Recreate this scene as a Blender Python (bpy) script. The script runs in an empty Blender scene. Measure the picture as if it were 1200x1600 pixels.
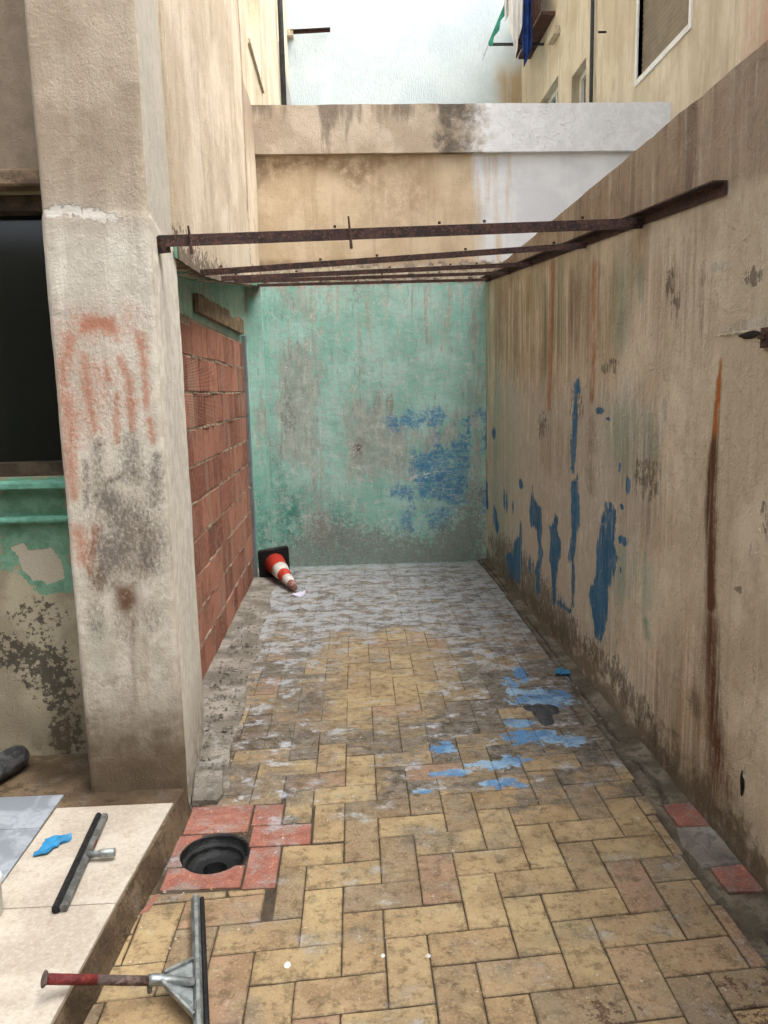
import bpy, math, random
import numpy as np
from mathutils import Matrix, Vector

# ------------------------------------------------------------------ camera, sky, sun, exposure
scene = bpy.context.scene
col = scene.collection
cam_data = bpy.data.cameras.new("camera")
cam = bpy.data.objects.new("camera", cam_data)
col.objects.link(cam)
RIGHT = Vector((0.99862, -0.04721, -0.02275))
DOWN = Vector((-0.02974, -0.15230, -0.98789))
FWD = Vector((0.04317, 0.98721, -0.15349))
mw = Matrix((
    (RIGHT.x, -DOWN.x, -FWD.x, 0.0),
    (RIGHT.y, -DOWN.y, -FWD.y, 0.0),
    (RIGHT.z, -DOWN.z, -FWD.z, 1.6),
    (0, 0, 0, 1)))
cam.matrix_world = mw
cam_data.sensor_fit = 'VERTICAL'
cam_data.sensor_height = 36.0
cam_data.lens = 27.21
cam_data.clip_start = 0.05
cam_data.clip_end = 500.0
scene.camera = cam

SUN_ELEV, SUN_AZ = math.radians(62), math.radians(115)      # azimuth clockwise from +Y
world = bpy.data.worlds.new("World")
scene.world = world
world.use_nodes = True
wn = world.node_tree.nodes
wl = world.node_tree.links
for n in list(wn):
    wn.remove(n)
sky = wn.new('ShaderNodeTexSky')
sky.sky_type = 'NISHITA'
sky.sun_disc = False
sky.sun_elevation = SUN_ELEV
sky.sun_rotation = SUN_AZ
sky.dust_density = 4.0
sky.air_density = 1.0
sky.ozone_density = 1.0
hs = wn.new('ShaderNodeHueSaturation')
hs.inputs['Saturation'].default_value = 0.42            # thin overcast: a nearly white sky
bg = wn.new('ShaderNodeBackground')
bg.inputs['Strength'].default_value = 0.15
wo = wn.new('ShaderNodeOutputWorld')
wl.new(sky.outputs[0], hs.inputs['Color'])
wl.new(hs.outputs[0], bg.inputs[0])
wl.new(bg.outputs[0], wo.inputs[0])

sun_data = bpy.data.lights.new("sun", 'SUN')
sun_data.energy = 1.1
sun_data.angle = math.radians(45)
sun_data.color = (1.0, 0.98, 0.95)
sun = bpy.data.objects.new("sun", sun_data)
col.objects.link(sun)
sd = Vector((math.sin(SUN_AZ) * math.cos(SUN_ELEV), math.cos(SUN_AZ) * math.cos(SUN_ELEV), math.sin(SUN_ELEV)))
sun.rotation_euler = sd.to_track_quat('Z', 'Y').to_euler()
sun.location = (0, 3, 12)

vs = scene.view_settings
vs.view_transform = 'Standard'
vs.look = 'None'
vs.exposure = 1.68
vs.gamma = 1.0
vs.use_curve_mapping = False
scene.cycles.use_adaptive_sampling = True
scene.cycles.adaptive_threshold = 0.035
scene.cycles.adaptive_min_samples = 12
scene.cycles.max_bounces = 5
scene.cycles.diffuse_bounces = 3
scene.cycles.use_denoising = True

rng = random.Random(7)
nrng = np.random.default_rng(5)

# ------------------------------------------------------------------ helpers: colour, noise, paint fields
def lin(r, g, b, sat=0.82):
    l_ = 0.3 * r + 0.59 * g + 0.11 * b
    r, g, b = (l_ + (c - l_) * sat for c in (r, g, b))
    f = lambda c: (c / 255 / 12.92) if c / 255 <= 0.04045 else ((c / 255 + 0.055) / 1.055) ** 2.4
    return (f(r), f(g), f(b), 1.0)

def vnoise(x, y, seed=0):
    xi = np.floor(x).astype(np.int64); yi = np.floor(y).astype(np.int64)
    fx = x - xi; fy = y - yi
    fx = fx * fx * (3 - 2 * fx); fy = fy * fy * (3 - 2 * fy)
    def h(a, b):
        n = (a * 374761393 + b * 668265263 + seed * 982451653) & 0xffffffff
        n = ((n ^ (n >> 13)) * 1274126177) & 0xffffffff
        return ((n ^ (n >> 16)) & 0xffff) / 65535.0
    return (h(xi, yi) * (1 - fx) + h(xi + 1, yi) * fx) * (1 - fy) + (h(xi, yi + 1) * (1 - fx) + h(xi + 1, yi + 1) * fx) * fy

def fbm(x, y, seed=0, oct=4):
    s = 0; a = 0.5; t = 0
    for k in range(oct):
        s = s + a * vnoise(x, y, seed + k * 17); t += a
        x = x * 2.03; y = y * 2.03; a *= 0.5
    return s / t

def poly_sd(U, V, pts):
    """signed distance to a polygon, positive inside"""
    p = np.array(pts); n = len(p)
    d = np.full(U.shape, 1e9); inside = np.zeros(U.shape, bool)
    for i in range(n):
        x0, y0 = p[i]; x1, y1 = p[(i + 1) % n]
        ex, ey = x1 - x0, y1 - y0
        t = np.clip(((U - x0) * ex + (V - y0) * ey) / (ex * ex + ey * ey + 1e-12), 0, 1)
        d = np.minimum(d, np.hypot(U - x0 - t * ex, V - y0 - t * ey))
        if abs(ey) > 1e-9:
            c = ((y0 > V) != (y1 > V)) & (U < ex * (V - y0) / ey + x0)
            inside ^= c
    return np.where(inside, d, -d)

def stroke_sd(U, V, pts):
    best = np.full(U.shape, -1e9)
    for (x0, y0, r0), (x1, y1, r1) in zip(pts[:-1], pts[1:]):
        ex, ey = x1 - x0, y1 - y0
        t = np.clip(((U - x0) * ex + (V - y0) * ey) / (ex * ex + ey * ey + 1e-12), 0, 1)
        r = r0 + (r1 - r0) * t
        best = np.maximum(best, (r - np.hypot(U - x0 - t * ex, V - y0 - t * ey)) / np.maximum(r, 1e-3))
    return best                                            # 1 at the centre line, 0 at the rim

SOFT = {'blue': .045, 'green': .06, 'rust': .03, 'orange': .03, 'brown': .22, 'dark': .14, 'pale': .2, 'grime': .1, 'worn': .07,
        'teal': .09, 'dirt': .12, 'ustain': .1, 'char': .05, 'flake': .022, 'bare': .015, 'mold': .08}

def fields(U, V, shapes, soften=None):
    out = {}
    for s in shapes:
        ch, kind, d, w = s[:4]
        m = out.setdefault(ch, np.zeros(U.shape))
        soft = (soften or {}).get(ch, SOFT[ch])
        if kind == 'p':
            f = np.clip(0.5 + poly_sd(U, V, d) / (2 * soft), 0, 1)
        elif kind == 's':
            q = 1 - stroke_sd(U, V, d); f = np.exp(-0.75 * q * q)
        else:
            x, y, rx, ry = d
            q = np.hypot((U - x) / max(rx, 1e-3), (V - y) / max(ry, 1e-3))
            f = np.clip(1.15 - 0.65 * q, 0, 1) if ch in ('blue',) else np.clip(1.0 - 0.55 * q * q, 0, 1)
        if ch != 'blue' and kind != 's':
            f = f * f * (3 - 2 * f)
        np.maximum(m, f * w, out=m)
    return out

DATA = {"right":[["blue","p",[[3.785,0.994],[3.693,1.04],[3.627,1.003],[3.634,0.844],[3.559,0.791],[3.642,0.683],[3.693,0.605],[3.703,0.471],[3.746,0.374],[3.81,0.275],[3.896,0.309],[3.956,0.397],[4.016,0.487],[3.915,0.618],[3.902,0.757],[3.849,0.902]],1.0],["blue","p",[[4.386,1.619],[4.257,1.657],[4.221,1.577],[4.274,1.551],[4.273,1.443],[4.363,1.44],[4.336,1.564]],1.0],["blue","p",[[4.362,1.426],[4.268,1.427],[4.275,1.307],[4.331,1.108],[4.395,1.116],[4.403,1.271]],1.0],["blue","p",[[4.393,1.059],[4.25,1.103],[4.219,0.955],[4.213,0.845],[4.263,0.723],[4.32,0.596],[4.42,0.589],[4.353,0.763],[4.381,0.932]],1.0],["blue","p",[[4.354,0.589],[4.286,0.604],[4.273,0.346],[4.331,0.323]],1.0],["blue","p",[[4.702,0.824],[4.644,0.787],[4.67,0.736],[4.573,0.678],[4.579,0.585],[4.632,0.527],[4.657,0.428],[4.68,0.295],[4.739,0.311],[4.786,0.429],[4.85,0.511],[4.812,0.632],[4.858,0.719],[4.757,0.752]],1.0],["blue","p",[[5.318,0.927],[5.28,0.854],[5.071,0.799],[5.034,0.689],[5.064,0.583],[4.996,0.513],[5.091,0.391],[5.192,0.298],[5.264,0.316],[5.148,0.447],[5.131,0.553],[5.203,0.642],[5.383,0.628],[5.401,0.714],[5.374,0.824]],1.0],["blue","p",[[5.7,0.63],[5.633,0.566],[5.654,0.413],[5.611,0.309],[5.69,0.119],[5.864,0.095],[5.956,0.133],[6.146,0.129],[6.246,0.231],[6.051,0.312],[5.957,0.272],[5.914,0.419],[5.74,0.491]],1.0],["blue","p",[[4.623,0.31],[4.33,0.315],[4.354,0.279],[4.649,0.256]],1.0],["blue","p",[[6.79,0.585],[6.652,0.561],[6.508,0.412],[6.585,0.333],[6.768,0.411]],1.0],["blue","p",[[7.334,1.375],[7.124,1.448],[7.104,1.044],[7.313,1.028]],1.0],["blue","p",[[7.343,0.885],[7.057,0.73],[7.034,0.504],[7.323,0.46]],1.0],["blue","e",[5.68,0.896,0.065,0.037],1.0],["blue","e",[6.741,1.221,0.09,0.056],1.0],["blue","e",[3.887,1.479,0.068,0.017],1.0],["blue","e",[3.773,1.443,0.029,0.012],1.0],["blue","e",[3.585,1.224,0.02,0.032],1.0],["blue","e",[3.464,1.154,0.034,0.036],1.0],["blue","e",[3.508,0.883,0.063,0.023],1.0],["blue","e",[3.542,1.041,0.029,0.016],1.0],["blue","e",[6.309,0.695,0.05,0.082],1.0],["blue","e",[6.199,0.69,0.039,0.081],1.0],["blue","e",[5.963,0.684,0.045,0.058],1.0],["blue","e",[3.767,1.014,0.022,0.02],1.0],["blue","e",[3.702,1.017,0.028,0.027],1.0],["blue","e",[5.142,0.275,0.068,0.104],1.0],["blue","e",[4.709,0.303,0.046,0.079],1.0],["blue","e",[6.049,0.151,0.13,0.081],1.0],["blue","e",[5.376,0.344,0.037,0.063],1.0],["blue","e",[3.538,0.735,0.016,0.018],1.0],["blue","e",[5.103,0.744,0.027,0.033],1.0],["green","s",[[7.071,2.574,0.258],[7.141,2.023,0.243],[7.148,1.537,0.174]],1.0],["green","s",[[5.233,2.284,0.053],[5.228,2.142,0.04]],1.0],["green","s",[[5.013,2.224,0.043],[4.988,1.888,0.037],[4.993,1.687,0.031]],1.0],["green","s",[[3.63,2.068,0.126],[3.615,1.857,0.096]],0.55],["green","s",[[3.389,2.076,0.039],[3.376,1.972,0.028]],1.0],["green","s",[[3.219,0.578,0.027],[3.188,0.532,0.027]],1.0],["green","s",[[6.672,1.581,0.606],[6.619,0.305,0.519]],0.55],["green","e",[3.454,1.368,0.307,0.166],0.6],["green","e",[3.409,0.742,0.307,0.171],0.6],["green","e",[4.673,2.082,0.303,0.286],0.6],["rust","s",[[2.625,1.682,0.007],[2.633,1.592,0.016],[2.647,1.449,0.025],[2.659,1.319,0.036],[2.654,1.145,0.045],[2.627,0.973,0.04],[2.621,0.822,0.04]],1.0],["rust","s",[[2.611,0.766,0.052],[2.608,0.636,0.065],[2.572,0.43,0.068],[2.53,0.272,0.09],[2.517,0.225,0.113]],0.75],["orange","s",[[2.626,1.69,0.014],[2.633,1.592,0.025],[2.648,1.457,0.032]],1],["rust","s",[[4.839,2.318,0.068],[4.864,1.954,0.064],[4.888,1.486,0.054]],0.62],["rust","s",[[4.025,2.194,0.055],[4.019,1.827,0.048],[4.026,1.539,0.041]],0.62],["orange","s",[[4.839,2.318,0.051],[4.864,1.954,0.047],[4.888,1.486,0.048]],0.8],["orange","s",[[4.025,2.194,0.036],[4.019,1.827,0.032],[4.026,1.539,0.033]],0.8],["rust","s",[[6.074,2.397,0.106],[6.115,1.958,0.082]],0.38],["rust","s",[[5.465,2.348,0.065],[5.476,1.885,0.052]],0.38],["rust","s",[[6.458,2.41,0.1],[6.509,1.923,0.083]],0.38],["rust","s",[[4.427,2.228,0.048],[4.411,1.906,0.029]],0.38],["rust","s",[[5.799,2.395,0.049],[5.804,1.724,0.042]],0.38],["rust","s",[[4.026,1.399,0.12],[4.028,1.088,0.082]],0.38],["rust","s",[[2.798,1.981,0.048],[2.791,1.793,0.02]],0.38],["rust","s",[[3.055,2.027,0.068],[3.018,1.857,0.034]],0.38],["brown","p",[[6.723,2.485],[3.639,2.2],[3.747,1.81],[4.305,1.685],[5.199,1.627],[6.671,1.788]],0.9],["brown","p",[[3.639,2.2],[2.758,2.165],[2.742,1.789],[3.056,1.766],[3.747,1.81]],0.45],["brown","p",[[2.777,0.698],[2.5,0.504],[2.507,0.015],[3.104,-0.125],[3.305,0.337]],0.7],["brown","e",[3.291,1.153,0.329,0.279],0.5],["brown","e",[4.747,1.217,0.418,0.183],0.5],["dark","p",[[3.281,0.021],[3.041,0.068],[2.558,0.185],[2.488,0.187],[2.172,0.114],[2.159,-0.014],[2.506,0.006],[3.114,0.001]],0.95],["dark","e",[2.722,0.412,0.06,0.054],0.6],["pale","p",[[6.727,1.727],[4.395,1.605],[3.439,1.576],[3.13,1.477],[3.148,1.067],[3.652,0.371],[4.879,-0.043],[7.039,0.109]],0.9],["grime","p",[[7.038,0.226],[6.348,0.039],[4.698,0.033],[4.128,0.131],[4.23,0.271],[5.302,0.378],[6.349,0.377]],0.9],["grime","p",[[4.242,0.107],[3.824,0.172],[3.259,0.11],[2.968,0.073],[3.128,0.189],[3.547,0.272],[3.987,0.246]],0.85],["grime","e",[3.74,1.694,0.136,0.035],0.6],["grime","e",[3.075,1.993,0.058,0.056],0.6],["grime","e",[3.021,1.903,0.045,0.056],0.6],["grime","e",[2.438,1.93,0.073,0.03],0.6],["grime","e",[2.435,0.925,0.028,0.013],0.6],["grime","e",[2.295,1.201,0.021,0.06],0.6],["grime","e",[4.295,1.496,0.135,0.109],0.6],["grime","e",[5.058,1.356,0.157,0.096],0.6],["grime","e",[3.267,1.21,0.158,0.095],0.6],["pale","e",[2.395,1.784,0.188,0.019],0.6],["pale","e",[2.67,1.995,0.069,0.016],0.7]],"back":[["blue","p",[[0.458,1.392],[0.65,1.416],[0.9,1.41],[0.896,1.372],[0.802,1.26],[0.457,1.301],[0.481,1.353]],1.0],["blue","p",[[0.976,1.284],[1.054,1.349],[1.141,1.36],[1.131,1.276]],1.0],["blue","p",[[0.606,1.025],[0.78,1.039],[0.935,1.064],[1.053,1.186],[1.124,1.204],[1.118,0.797],[1.078,0.583],[0.989,0.506],[0.872,0.569],[0.598,0.597]],1.0],["blue","p",[[0.396,0.681],[0.465,0.738],[0.6,0.724],[0.598,0.597],[0.443,0.611]],1.0],["blue","p",[[0.47,0.502],[0.597,0.508],[0.575,0.361],[0.514,0.243],[0.451,0.265]],1.0],["blue","p",[[0.714,0.515],[0.949,0.508],[0.948,0.349],[0.829,0.243],[0.711,0.277]],1.0],["blue","p",[[1.238,1.373],[1.286,1.391],[1.285,1.045],[1.242,1.047]],1.0],["blue","p",[[1.235,0.676],[1.294,0.675],[1.294,0.418],[1.244,0.479]],1.0],["blue","p",[[0.342,1.319],[0.458,1.363],[0.466,1.278]],1.0],["blue","p",[[0.782,1.193],[0.821,1.192],[0.819,1.096],[0.781,1.097]],1.0],["worn","p",[[-0.624,1.894],[-0.516,2.07],[-0.313,2.105],[-0.243,1.826],[-0.282,1.013],[-0.317,0.89],[-0.481,0.936],[-0.641,1.023],[-0.664,1.433]],0.95],["worn","p",[[-0.318,2.516],[-0.258,2.515],[-0.26,1.625],[-0.29,0.491],[-0.373,0.493],[-0.351,1.628]],0.95],["worn","p",[[-0.409,0.642],[-0.283,0.68],[-0.169,0.381],[-0.196,0.19],[-0.405,0.218]],0.95],["worn","p",[[-0.819,1.598],[-0.738,1.596],[-0.744,1.026],[-0.826,1.028]],0.95],["worn","p",[[-0.577,2.52],[-0.378,2.517],[-0.269,2.222],[-0.426,2.304]],0.95],["worn","p",[[-0.015,1.516],[0.101,1.589],[0.212,1.492],[0.293,1.66],[0.365,1.508],[0.387,1.62],[0.44,1.411],[0.609,1.236],[0.621,0.811],[0.35,0.819],[-0.037,0.791]],0.85],["worn","p",[[0.9,1.4],[1.132,1.452],[1.172,1.753],[1.229,1.789],[1.226,0.989],[1.128,0.875],[1.131,1.261]],0.85],["worn","p",[[0.628,1.216],[1.053,1.301],[1.053,1.186],[0.78,1.039],[0.606,1.025]],0.85],["worn","p",[[1.133,1.641],[1.248,1.638],[1.245,0.597],[1.127,0.601]],0.85],["worn","s",[[0.734,2.516,0.019],[0.726,2.023,0.015]],0.75],["worn","s",[[0.95,2.531,0.023],[0.937,2.166,0.015]],0.75],["worn","s",[[1.172,2.509,0.041],[1.163,1.847,0.034]],0.75],["worn","s",[[0.612,2.518,0.011],[0.604,2.264,0.009]],0.75],["worn","s",[[0.388,2.522,0.015],[0.383,2.323,0.009]],0.75],["worn","s",[[1.062,2.493,0.015],[1.06,2.256,0.009]],0.75],["worn","s",[[-0.139,2.513,0.016],[-0.158,2.22,0.01]],0.6],["worn","s",[[-0.058,2.531,0.016],[-0.077,2.258,0.01]],0.6],["worn","s",[[0.021,2.51,0.02],[0.015,2.315,0.012]],0.6],["teal","p",[[-0.717,1.169],[-0.641,1.023],[-0.572,0.73],[-0.389,0.641],[-0.405,0.196],[-0.698,0.206],[-0.701,0.608]],0.9],["teal","p",[[-0.266,0.595],[0.004,0.545],[0.014,0.183],[-0.26,0.17]],0.8],["teal","p",[[-0.897,0.823],[-0.692,0.817],[-0.72,0.185],[-0.907,0.191]],0.8],["teal","p",[[-0.715,2.542],[-0.577,2.52],[-0.599,1.992],[-0.72,1.995]],0.35],["teal","p",[[0.623,0.908],[1.089,0.798],[1.078,0.583],[0.734,0.553]],0.55],["rust","e",[0.091,1.096,0.027,0.046],0.9],["rust","e",[0.388,1.488,0.034,0.095],0.45],["rust","e",[0.27,1.491,0.038,0.113],0.35],["rust","e",[0.087,1.077,0.058,0.115],0.35],["dirt","p",[[-0.954,0.091],[-0.244,0.366],[-0.05,0.38],[0.338,0.288],[0.73,0.236],[1.048,0.505],[1.127,0.68],[1.245,0.676],[1.322,-0.207],[-1.042,-0.126]],0.9],["dirt","e",[-0.542,1.45,0.081,0.244],0.45],["dirt","e",[-0.295,0.342,0.105,0.171],0.6],["dirt","e",[0.1,2.45,0.08,0.078],0.4],["worn","e",[-0.419,1.447,0.102,0.081],0.3],["ustain","p",[[-0.727,3.65],[0.497,3.638],[0.382,3.539],[0.152,3.339],[-0.066,3.511],[-0.344,3.546],[-0.625,3.454],[-0.741,3.349]],0.8],["ustain","e",[0.49,3.335,0.339,0.378],0.35],["ustain","e",[-0.603,2.699,0.339,0.077],0.8],["ustain","e",[0.135,2.715,0.687,0.066],0.5]],"pil":[["orange","p",[[-0.943,1.868],[-0.906,1.898],[-0.805,1.889],[-0.797,1.842],[-0.808,1.8],[-0.864,1.832],[-0.92,1.821],[-0.947,1.826]],1],["orange","s",[[-0.967,1.815,0.032],[-1.002,1.722,0.03],[-1.004,1.659,0.023]],0.85],["orange","s",[[-0.926,1.744,0.021],[-0.926,1.641,0.03],[-0.918,1.554,0.015],[-0.907,1.489,0.01]],0.85],["orange","s",[[-1.0,1.603,0.032],[-0.993,1.5,0.037],[-1.009,1.411,0.03],[-1.006,1.248,0.02]],0.85],["orange","s",[[-0.822,1.615,0.015],[-0.831,1.52,0.017],[-0.835,1.439,0.009]],0.85],["orange","s",[[-0.804,1.741,0.015],[-0.778,1.67,0.021],[-0.777,1.574,0.026],[-0.779,1.486,0.013]],0.85],["orange","s",[[-0.725,1.81,0.023],[-0.721,1.692,0.017],[-0.722,1.565,0.015]],0.85],["orange","s",[[-0.712,1.517,0.017],[-0.706,1.444,0.013]],0.85],["orange","s",[[-0.856,1.734,0.008],[-0.853,1.671,0.011]],0.85],["orange","s",[[-1.001,1.115,0.033],[-0.985,1.013,0.024]],0.85],["orange","s",[[-0.935,1.129,0.013],[-0.973,0.962,0.011]],0.85],["orange","s",[[-0.776,1.865,0.063],[-0.981,1.838,0.063]],0.45],["orange","s",[[-0.898,1.696,0.096],[-0.913,1.506,0.064]],0.45],["char","s",[[-0.886,1.244,0.048],[-0.827,1.159,0.089],[-0.768,1.074,0.082],[-0.766,0.989,0.049]],0.85],["char","s",[[-0.903,1.441,0.018],[-0.906,1.294,0.024]],0.6],["char","s",[[-0.952,1.377,0.011],[-0.961,1.213,0.014]],0.6],["char","s",[[-0.698,1.379,0.024],[-0.717,1.223,0.032]],0.6],["char","s",[[-0.79,1.454,0.028],[-0.791,1.324,0.048]],0.6],["char","s",[[-0.942,1.045,0.033],[-0.948,0.961,0.025]],0.6],["char","p",[[-0.906,1.294],[-0.889,1.31],[-0.814,1.341],[-0.808,1.316],[-0.891,1.281]],1],["char","p",[[-0.944,1.125],[-0.682,1.133],[-0.718,0.965],[-0.77,0.933],[-0.843,0.944],[-0.954,0.888],[-0.972,0.974]],0.75],["char","e",[-0.962,0.785,0.041,0.087],0.4],["char","e",[-0.855,0.781,0.05,0.105],0.4],["char","e",[-0.754,0.794,0.041,0.07],0.4],["rust","p",[[-0.886,0.911],[-0.812,0.917],[-0.8,0.857],[-0.824,0.745],[-0.845,0.798],[-0.869,0.816],[-0.882,0.86]],0.95],["rust","s",[[-0.819,0.814,0.018],[-0.837,0.622,0.008],[-0.837,0.444,0.005]],0.5],["rust","s",[[-0.944,0.913,0.025],[-0.947,0.973,0.016]],0.6],["dark","p",[[-1.042,0.308],[-0.892,0.274],[-0.652,0.29],[-0.633,0.029],[-1.063,0.051]],0.95],["dark","p",[[-1.026,0.398],[-0.677,0.437],[-0.657,0.068],[-1.043,0.087]],0.55],["flake","p",[[-1.021,2.259],[-0.934,2.266],[-0.848,2.249],[-0.784,2.229],[-0.768,2.205],[-0.851,2.208],[-0.937,2.224],[-1.02,2.221]],1],["pale","p",[[-1.031,2.242],[-0.677,2.185],[-0.675,1.736],[-0.677,1.181],[-1.05,1.426]],0.9],["green","e",[-0.953,0.688,0.05,0.105],0.5]],"lw":[["green","p",[[-1.419,1.286],[-1.164,1.279],[-1.158,1.102],[-1.173,0.79],[-1.218,0.792],[-1.308,0.809],[-1.369,0.866],[-1.375,0.934],[-1.458,0.882]],1],["bare","p",[[-1.408,1.002],[-1.347,1.019],[-1.331,0.986],[-1.24,0.997],[-1.206,0.928],[-1.199,0.86],[-1.266,0.843],[-1.329,0.864],[-1.365,0.906],[-1.373,0.961]],1],["mold","p",[[-1.482,0.636],[-1.327,0.602],[-1.21,0.569],[-1.197,0.313],[-1.197,0.08],[-1.266,0.229],[-1.395,0.435],[-1.495,0.496]],0.75],["mold","e",[-1.258,0.171,0.059,0.117],0.8],["mold","e",[-1.317,0.713,0.131,0.083],0.35],["dark","p",[[-1.526,0.183],[-1.304,0.26],[-1.138,0.31],[-1.162,-0.159],[-1.557,-0.14]],0.7]],"fl":[["blue","e",[0.976,3.811,0.181,0.146],1.0],["blue","e",[0.845,3.959,0.048,0.173],1.0],["blue","e",[0.934,4.172,0.043,0.153],1.0],["blue","e",[0.824,3.367,0.161,0.091],1.0],["blue","e",[0.933,3.323,0.116,0.064],1.0],["blue","e",[0.781,3.513,0.067,0.071],1.0],["blue","e",[0.981,3.285,0.063,0.056],1.0],["blue","e",[0.381,3.291,0.069,0.062],1.0],["blue","e",[0.392,3.05,0.107,0.038],1.0],["blue","e",[0.58,3.107,0.136,0.051],1.0],["blue","e",[0.668,3.128,0.082,0.057],1.0],["blue","e",[0.256,2.908,0.046,0.025],1.0],["blue","e",[1.343,3.774,0.033,0.041],1.0],["blue","e",[0.602,2.939,0.104,0.041],1.0]]}

# ------------------------------------------------------------------ helpers: objects
ORG = {}
def tag(o, label=None, cat=None, group=None, kind=None):
    if label: o['label'] = label
    if cat: o['category'] = cat
    if group: o['group'] = group
    if kind: o['kind'] = kind
    return o

def empty(name, loc, label=None, cat=None, group=None, kind=None):
    o = bpy.data.objects.new(name, None)
    o.empty_display_size = 0.1
    o.location = loc
    col.objects.link(o)
    ORG[o.name] = Vector(loc)
    return tag(o, label, cat, group, kind)

def mk(name, verts, faces, mat, parent=None, smooth=False, attrs=None, origin=None):
    """one mesh object from world-space vertices"""
    v = np.asarray(verts, dtype=np.float64)
    if origin is None:
        lo, hi = v.min(0), v.max(0)
        origin = Vector(((lo[0] + hi[0]) / 2, (lo[1] + hi[1]) / 2, lo[2]))
    v = v - np.array(origin)
    me = bpy.data.meshes.new(name)
    if isinstance(faces, np.ndarray) and faces.shape[1] == 4:
        nf = len(faces)
        me.vertices.add(len(v)); me.vertices.foreach_set('co', v.ravel().astype(np.float32))
        me.loops.add(nf * 4); me.loops.foreach_set('vertex_index', faces.ravel().astype(np.int32))
        me.polygons.add(nf)
        me.polygons.foreach_set('loop_start', np.arange(0, nf * 4, 4, dtype=np.int32))
        me.polygons.foreach_set('loop_total', np.full(nf, 4, dtype=np.int32))
        me.update(calc_edges=True)
    else:
        me.from_pydata([tuple(x) for x in v], [], [tuple(int(i) for i in f) for f in faces])
        me.update()
    me.validate()
    if smooth:
        me.polygons.foreach_set('use_smooth', np.ones(len(me.polygons), dtype=bool))
    for k, arr in (attrs or {}).items():
        a = me.attributes.new(k, 'FLOAT', 'POINT')
        a.data.foreach_set('value', np.asarray(arr, dtype=np.float32).ravel())
    me.materials.append(mat)
    o = bpy.data.objects.new(name, me)
    col.objects.link(o)
    ORG[o.name] = Vector(origin)
    if parent is not None:
        o.parent = parent
        o.location = Vector(origin) - ORG[parent.name]
    else:
        o.location = origin
    return o

class G:
    """collects shapes into one mesh"""
    def __init__(s): s.v = []; s.f = []
    def add(s, v, f):
        n = len(s.v); s.v += [tuple(p) for p in v]; s.f += [tuple(i + n for i in q) for q in f]
        return s
    def box(s, x0, x1, y0, y1, z0, z1):
        v = [(x, y, z) for z in (z0, z1) for y in (y0, y1) for x in (x0, x1)]
        return s.add(v, [(0, 2, 3, 1), (4, 5, 7, 6), (0, 1, 5, 4), (2, 6, 7, 3), (0, 4, 6, 2), (1, 3, 7, 5)])
    def bar(s, a, b, w, h, up=(0, 0, 1), ch=0.0):
        a = Vector(a); b = Vector(b); d = (b - a).normalized()
        r = d.cross(Vector(up)).normalized(); u = r.cross(d).normalized()
        if ch:
            prof = [(-w/2+ch, -h/2), (w/2-ch, -h/2), (w/2, -h/2+ch), (w/2, h/2-ch), (w/2-ch, h/2), (-w/2+ch, h/2), (-w/2, h/2-ch), (-w/2, -h/2+ch)]
        else:
            prof = [(-w/2, -h/2), (w/2, -h/2), (w/2, h/2), (-w/2, h/2)]
        n = len(prof)
        v = [a + r * x + u * z for x, z in prof] + [b + r * x + u * z for x, z in prof]
        f = [(i, (i + 1) % n, n + (i + 1) % n, n + i) for i in range(n)] + [tuple(range(n - 1, -1, -1)), tuple(range(n, 2 * n))]
        return s.add(v, f)
    def tube(s, pts, radii, seg=12, cap=True):
        pts = [Vector(p) for p in pts]
        if not isinstance(radii, (list, tuple)): radii = [radii] * len(pts)
        v = []; f = []; ref = None
        for i, p in enumerate(pts):
            d = (pts[min(i + 1, len(pts) - 1)] - pts[max(i - 1, 0)]).normalized()
            if ref is None:
                ref = Vector((0, 0, 1)) if abs(d.z) < 0.9 else Vector((1, 0, 0))
            a = d.cross(ref).normalized(); b = d.cross(a).normalized(); ref = -b if False else ref
            for k in range(seg):
                t = 2 * math.pi * k / seg
                v.append(p + (a * math.cos(t) + b * math.sin(t)) * radii[i])
        for i in range(len(pts) - 1):
            for k in range(seg):
                f.append((i*seg+k, i*seg+(k+1) % seg, (i+1)*seg+(k+1) % seg, (i+1)*seg+k))
        if cap:
            f.append(tuple(range(seg - 1, -1, -1))); f.append(tuple((len(pts)-1)*seg + k for k in range(seg)))
        return s.add(v, f)
    def prism(s, poly, z0, z1, ch=0.0):
        """vertical prism over an (x, y) polygon given counter-clockwise, chamfered on top"""
        n = len(poly)
        v = [(x, y, z0) for x, y in poly]
        if ch:
            c = np.mean(poly, 0); top = []
            for x, y in poly:
                d = np.array([c[0] - x, c[1] - y]); L = np.hypot(*d) + 1e-9
                top.append((x + d[0] / L * ch * 1.4, y + d[1] / L * ch * 1.4))
            v += [(x, y, z1 - ch) for x, y in poly] + [(x, y, z1) for x, y in top]
            f = [(i, (i+1) % n, n+(i+1) % n, n+i) for i in range(n)] + [(n+i, n+(i+1) % n, 2*n+(i+1) % n, 2*n+i) for i in range(n)] + [tuple(range(2*n, 3*n))]
        else:
            v += [(x, y, z1) for x, y in poly]
            f = [(i, (i+1) % n, n+(i+1) % n, n+i) for i in range(n)] + [tuple(range(n, 2*n))]
        return s.add(v, f)
    def build(s, name, mat, parent=None, smooth=False, attrs=None):
        return mk(name, s.v, s.f, mat, parent, smooth, attrs)

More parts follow.
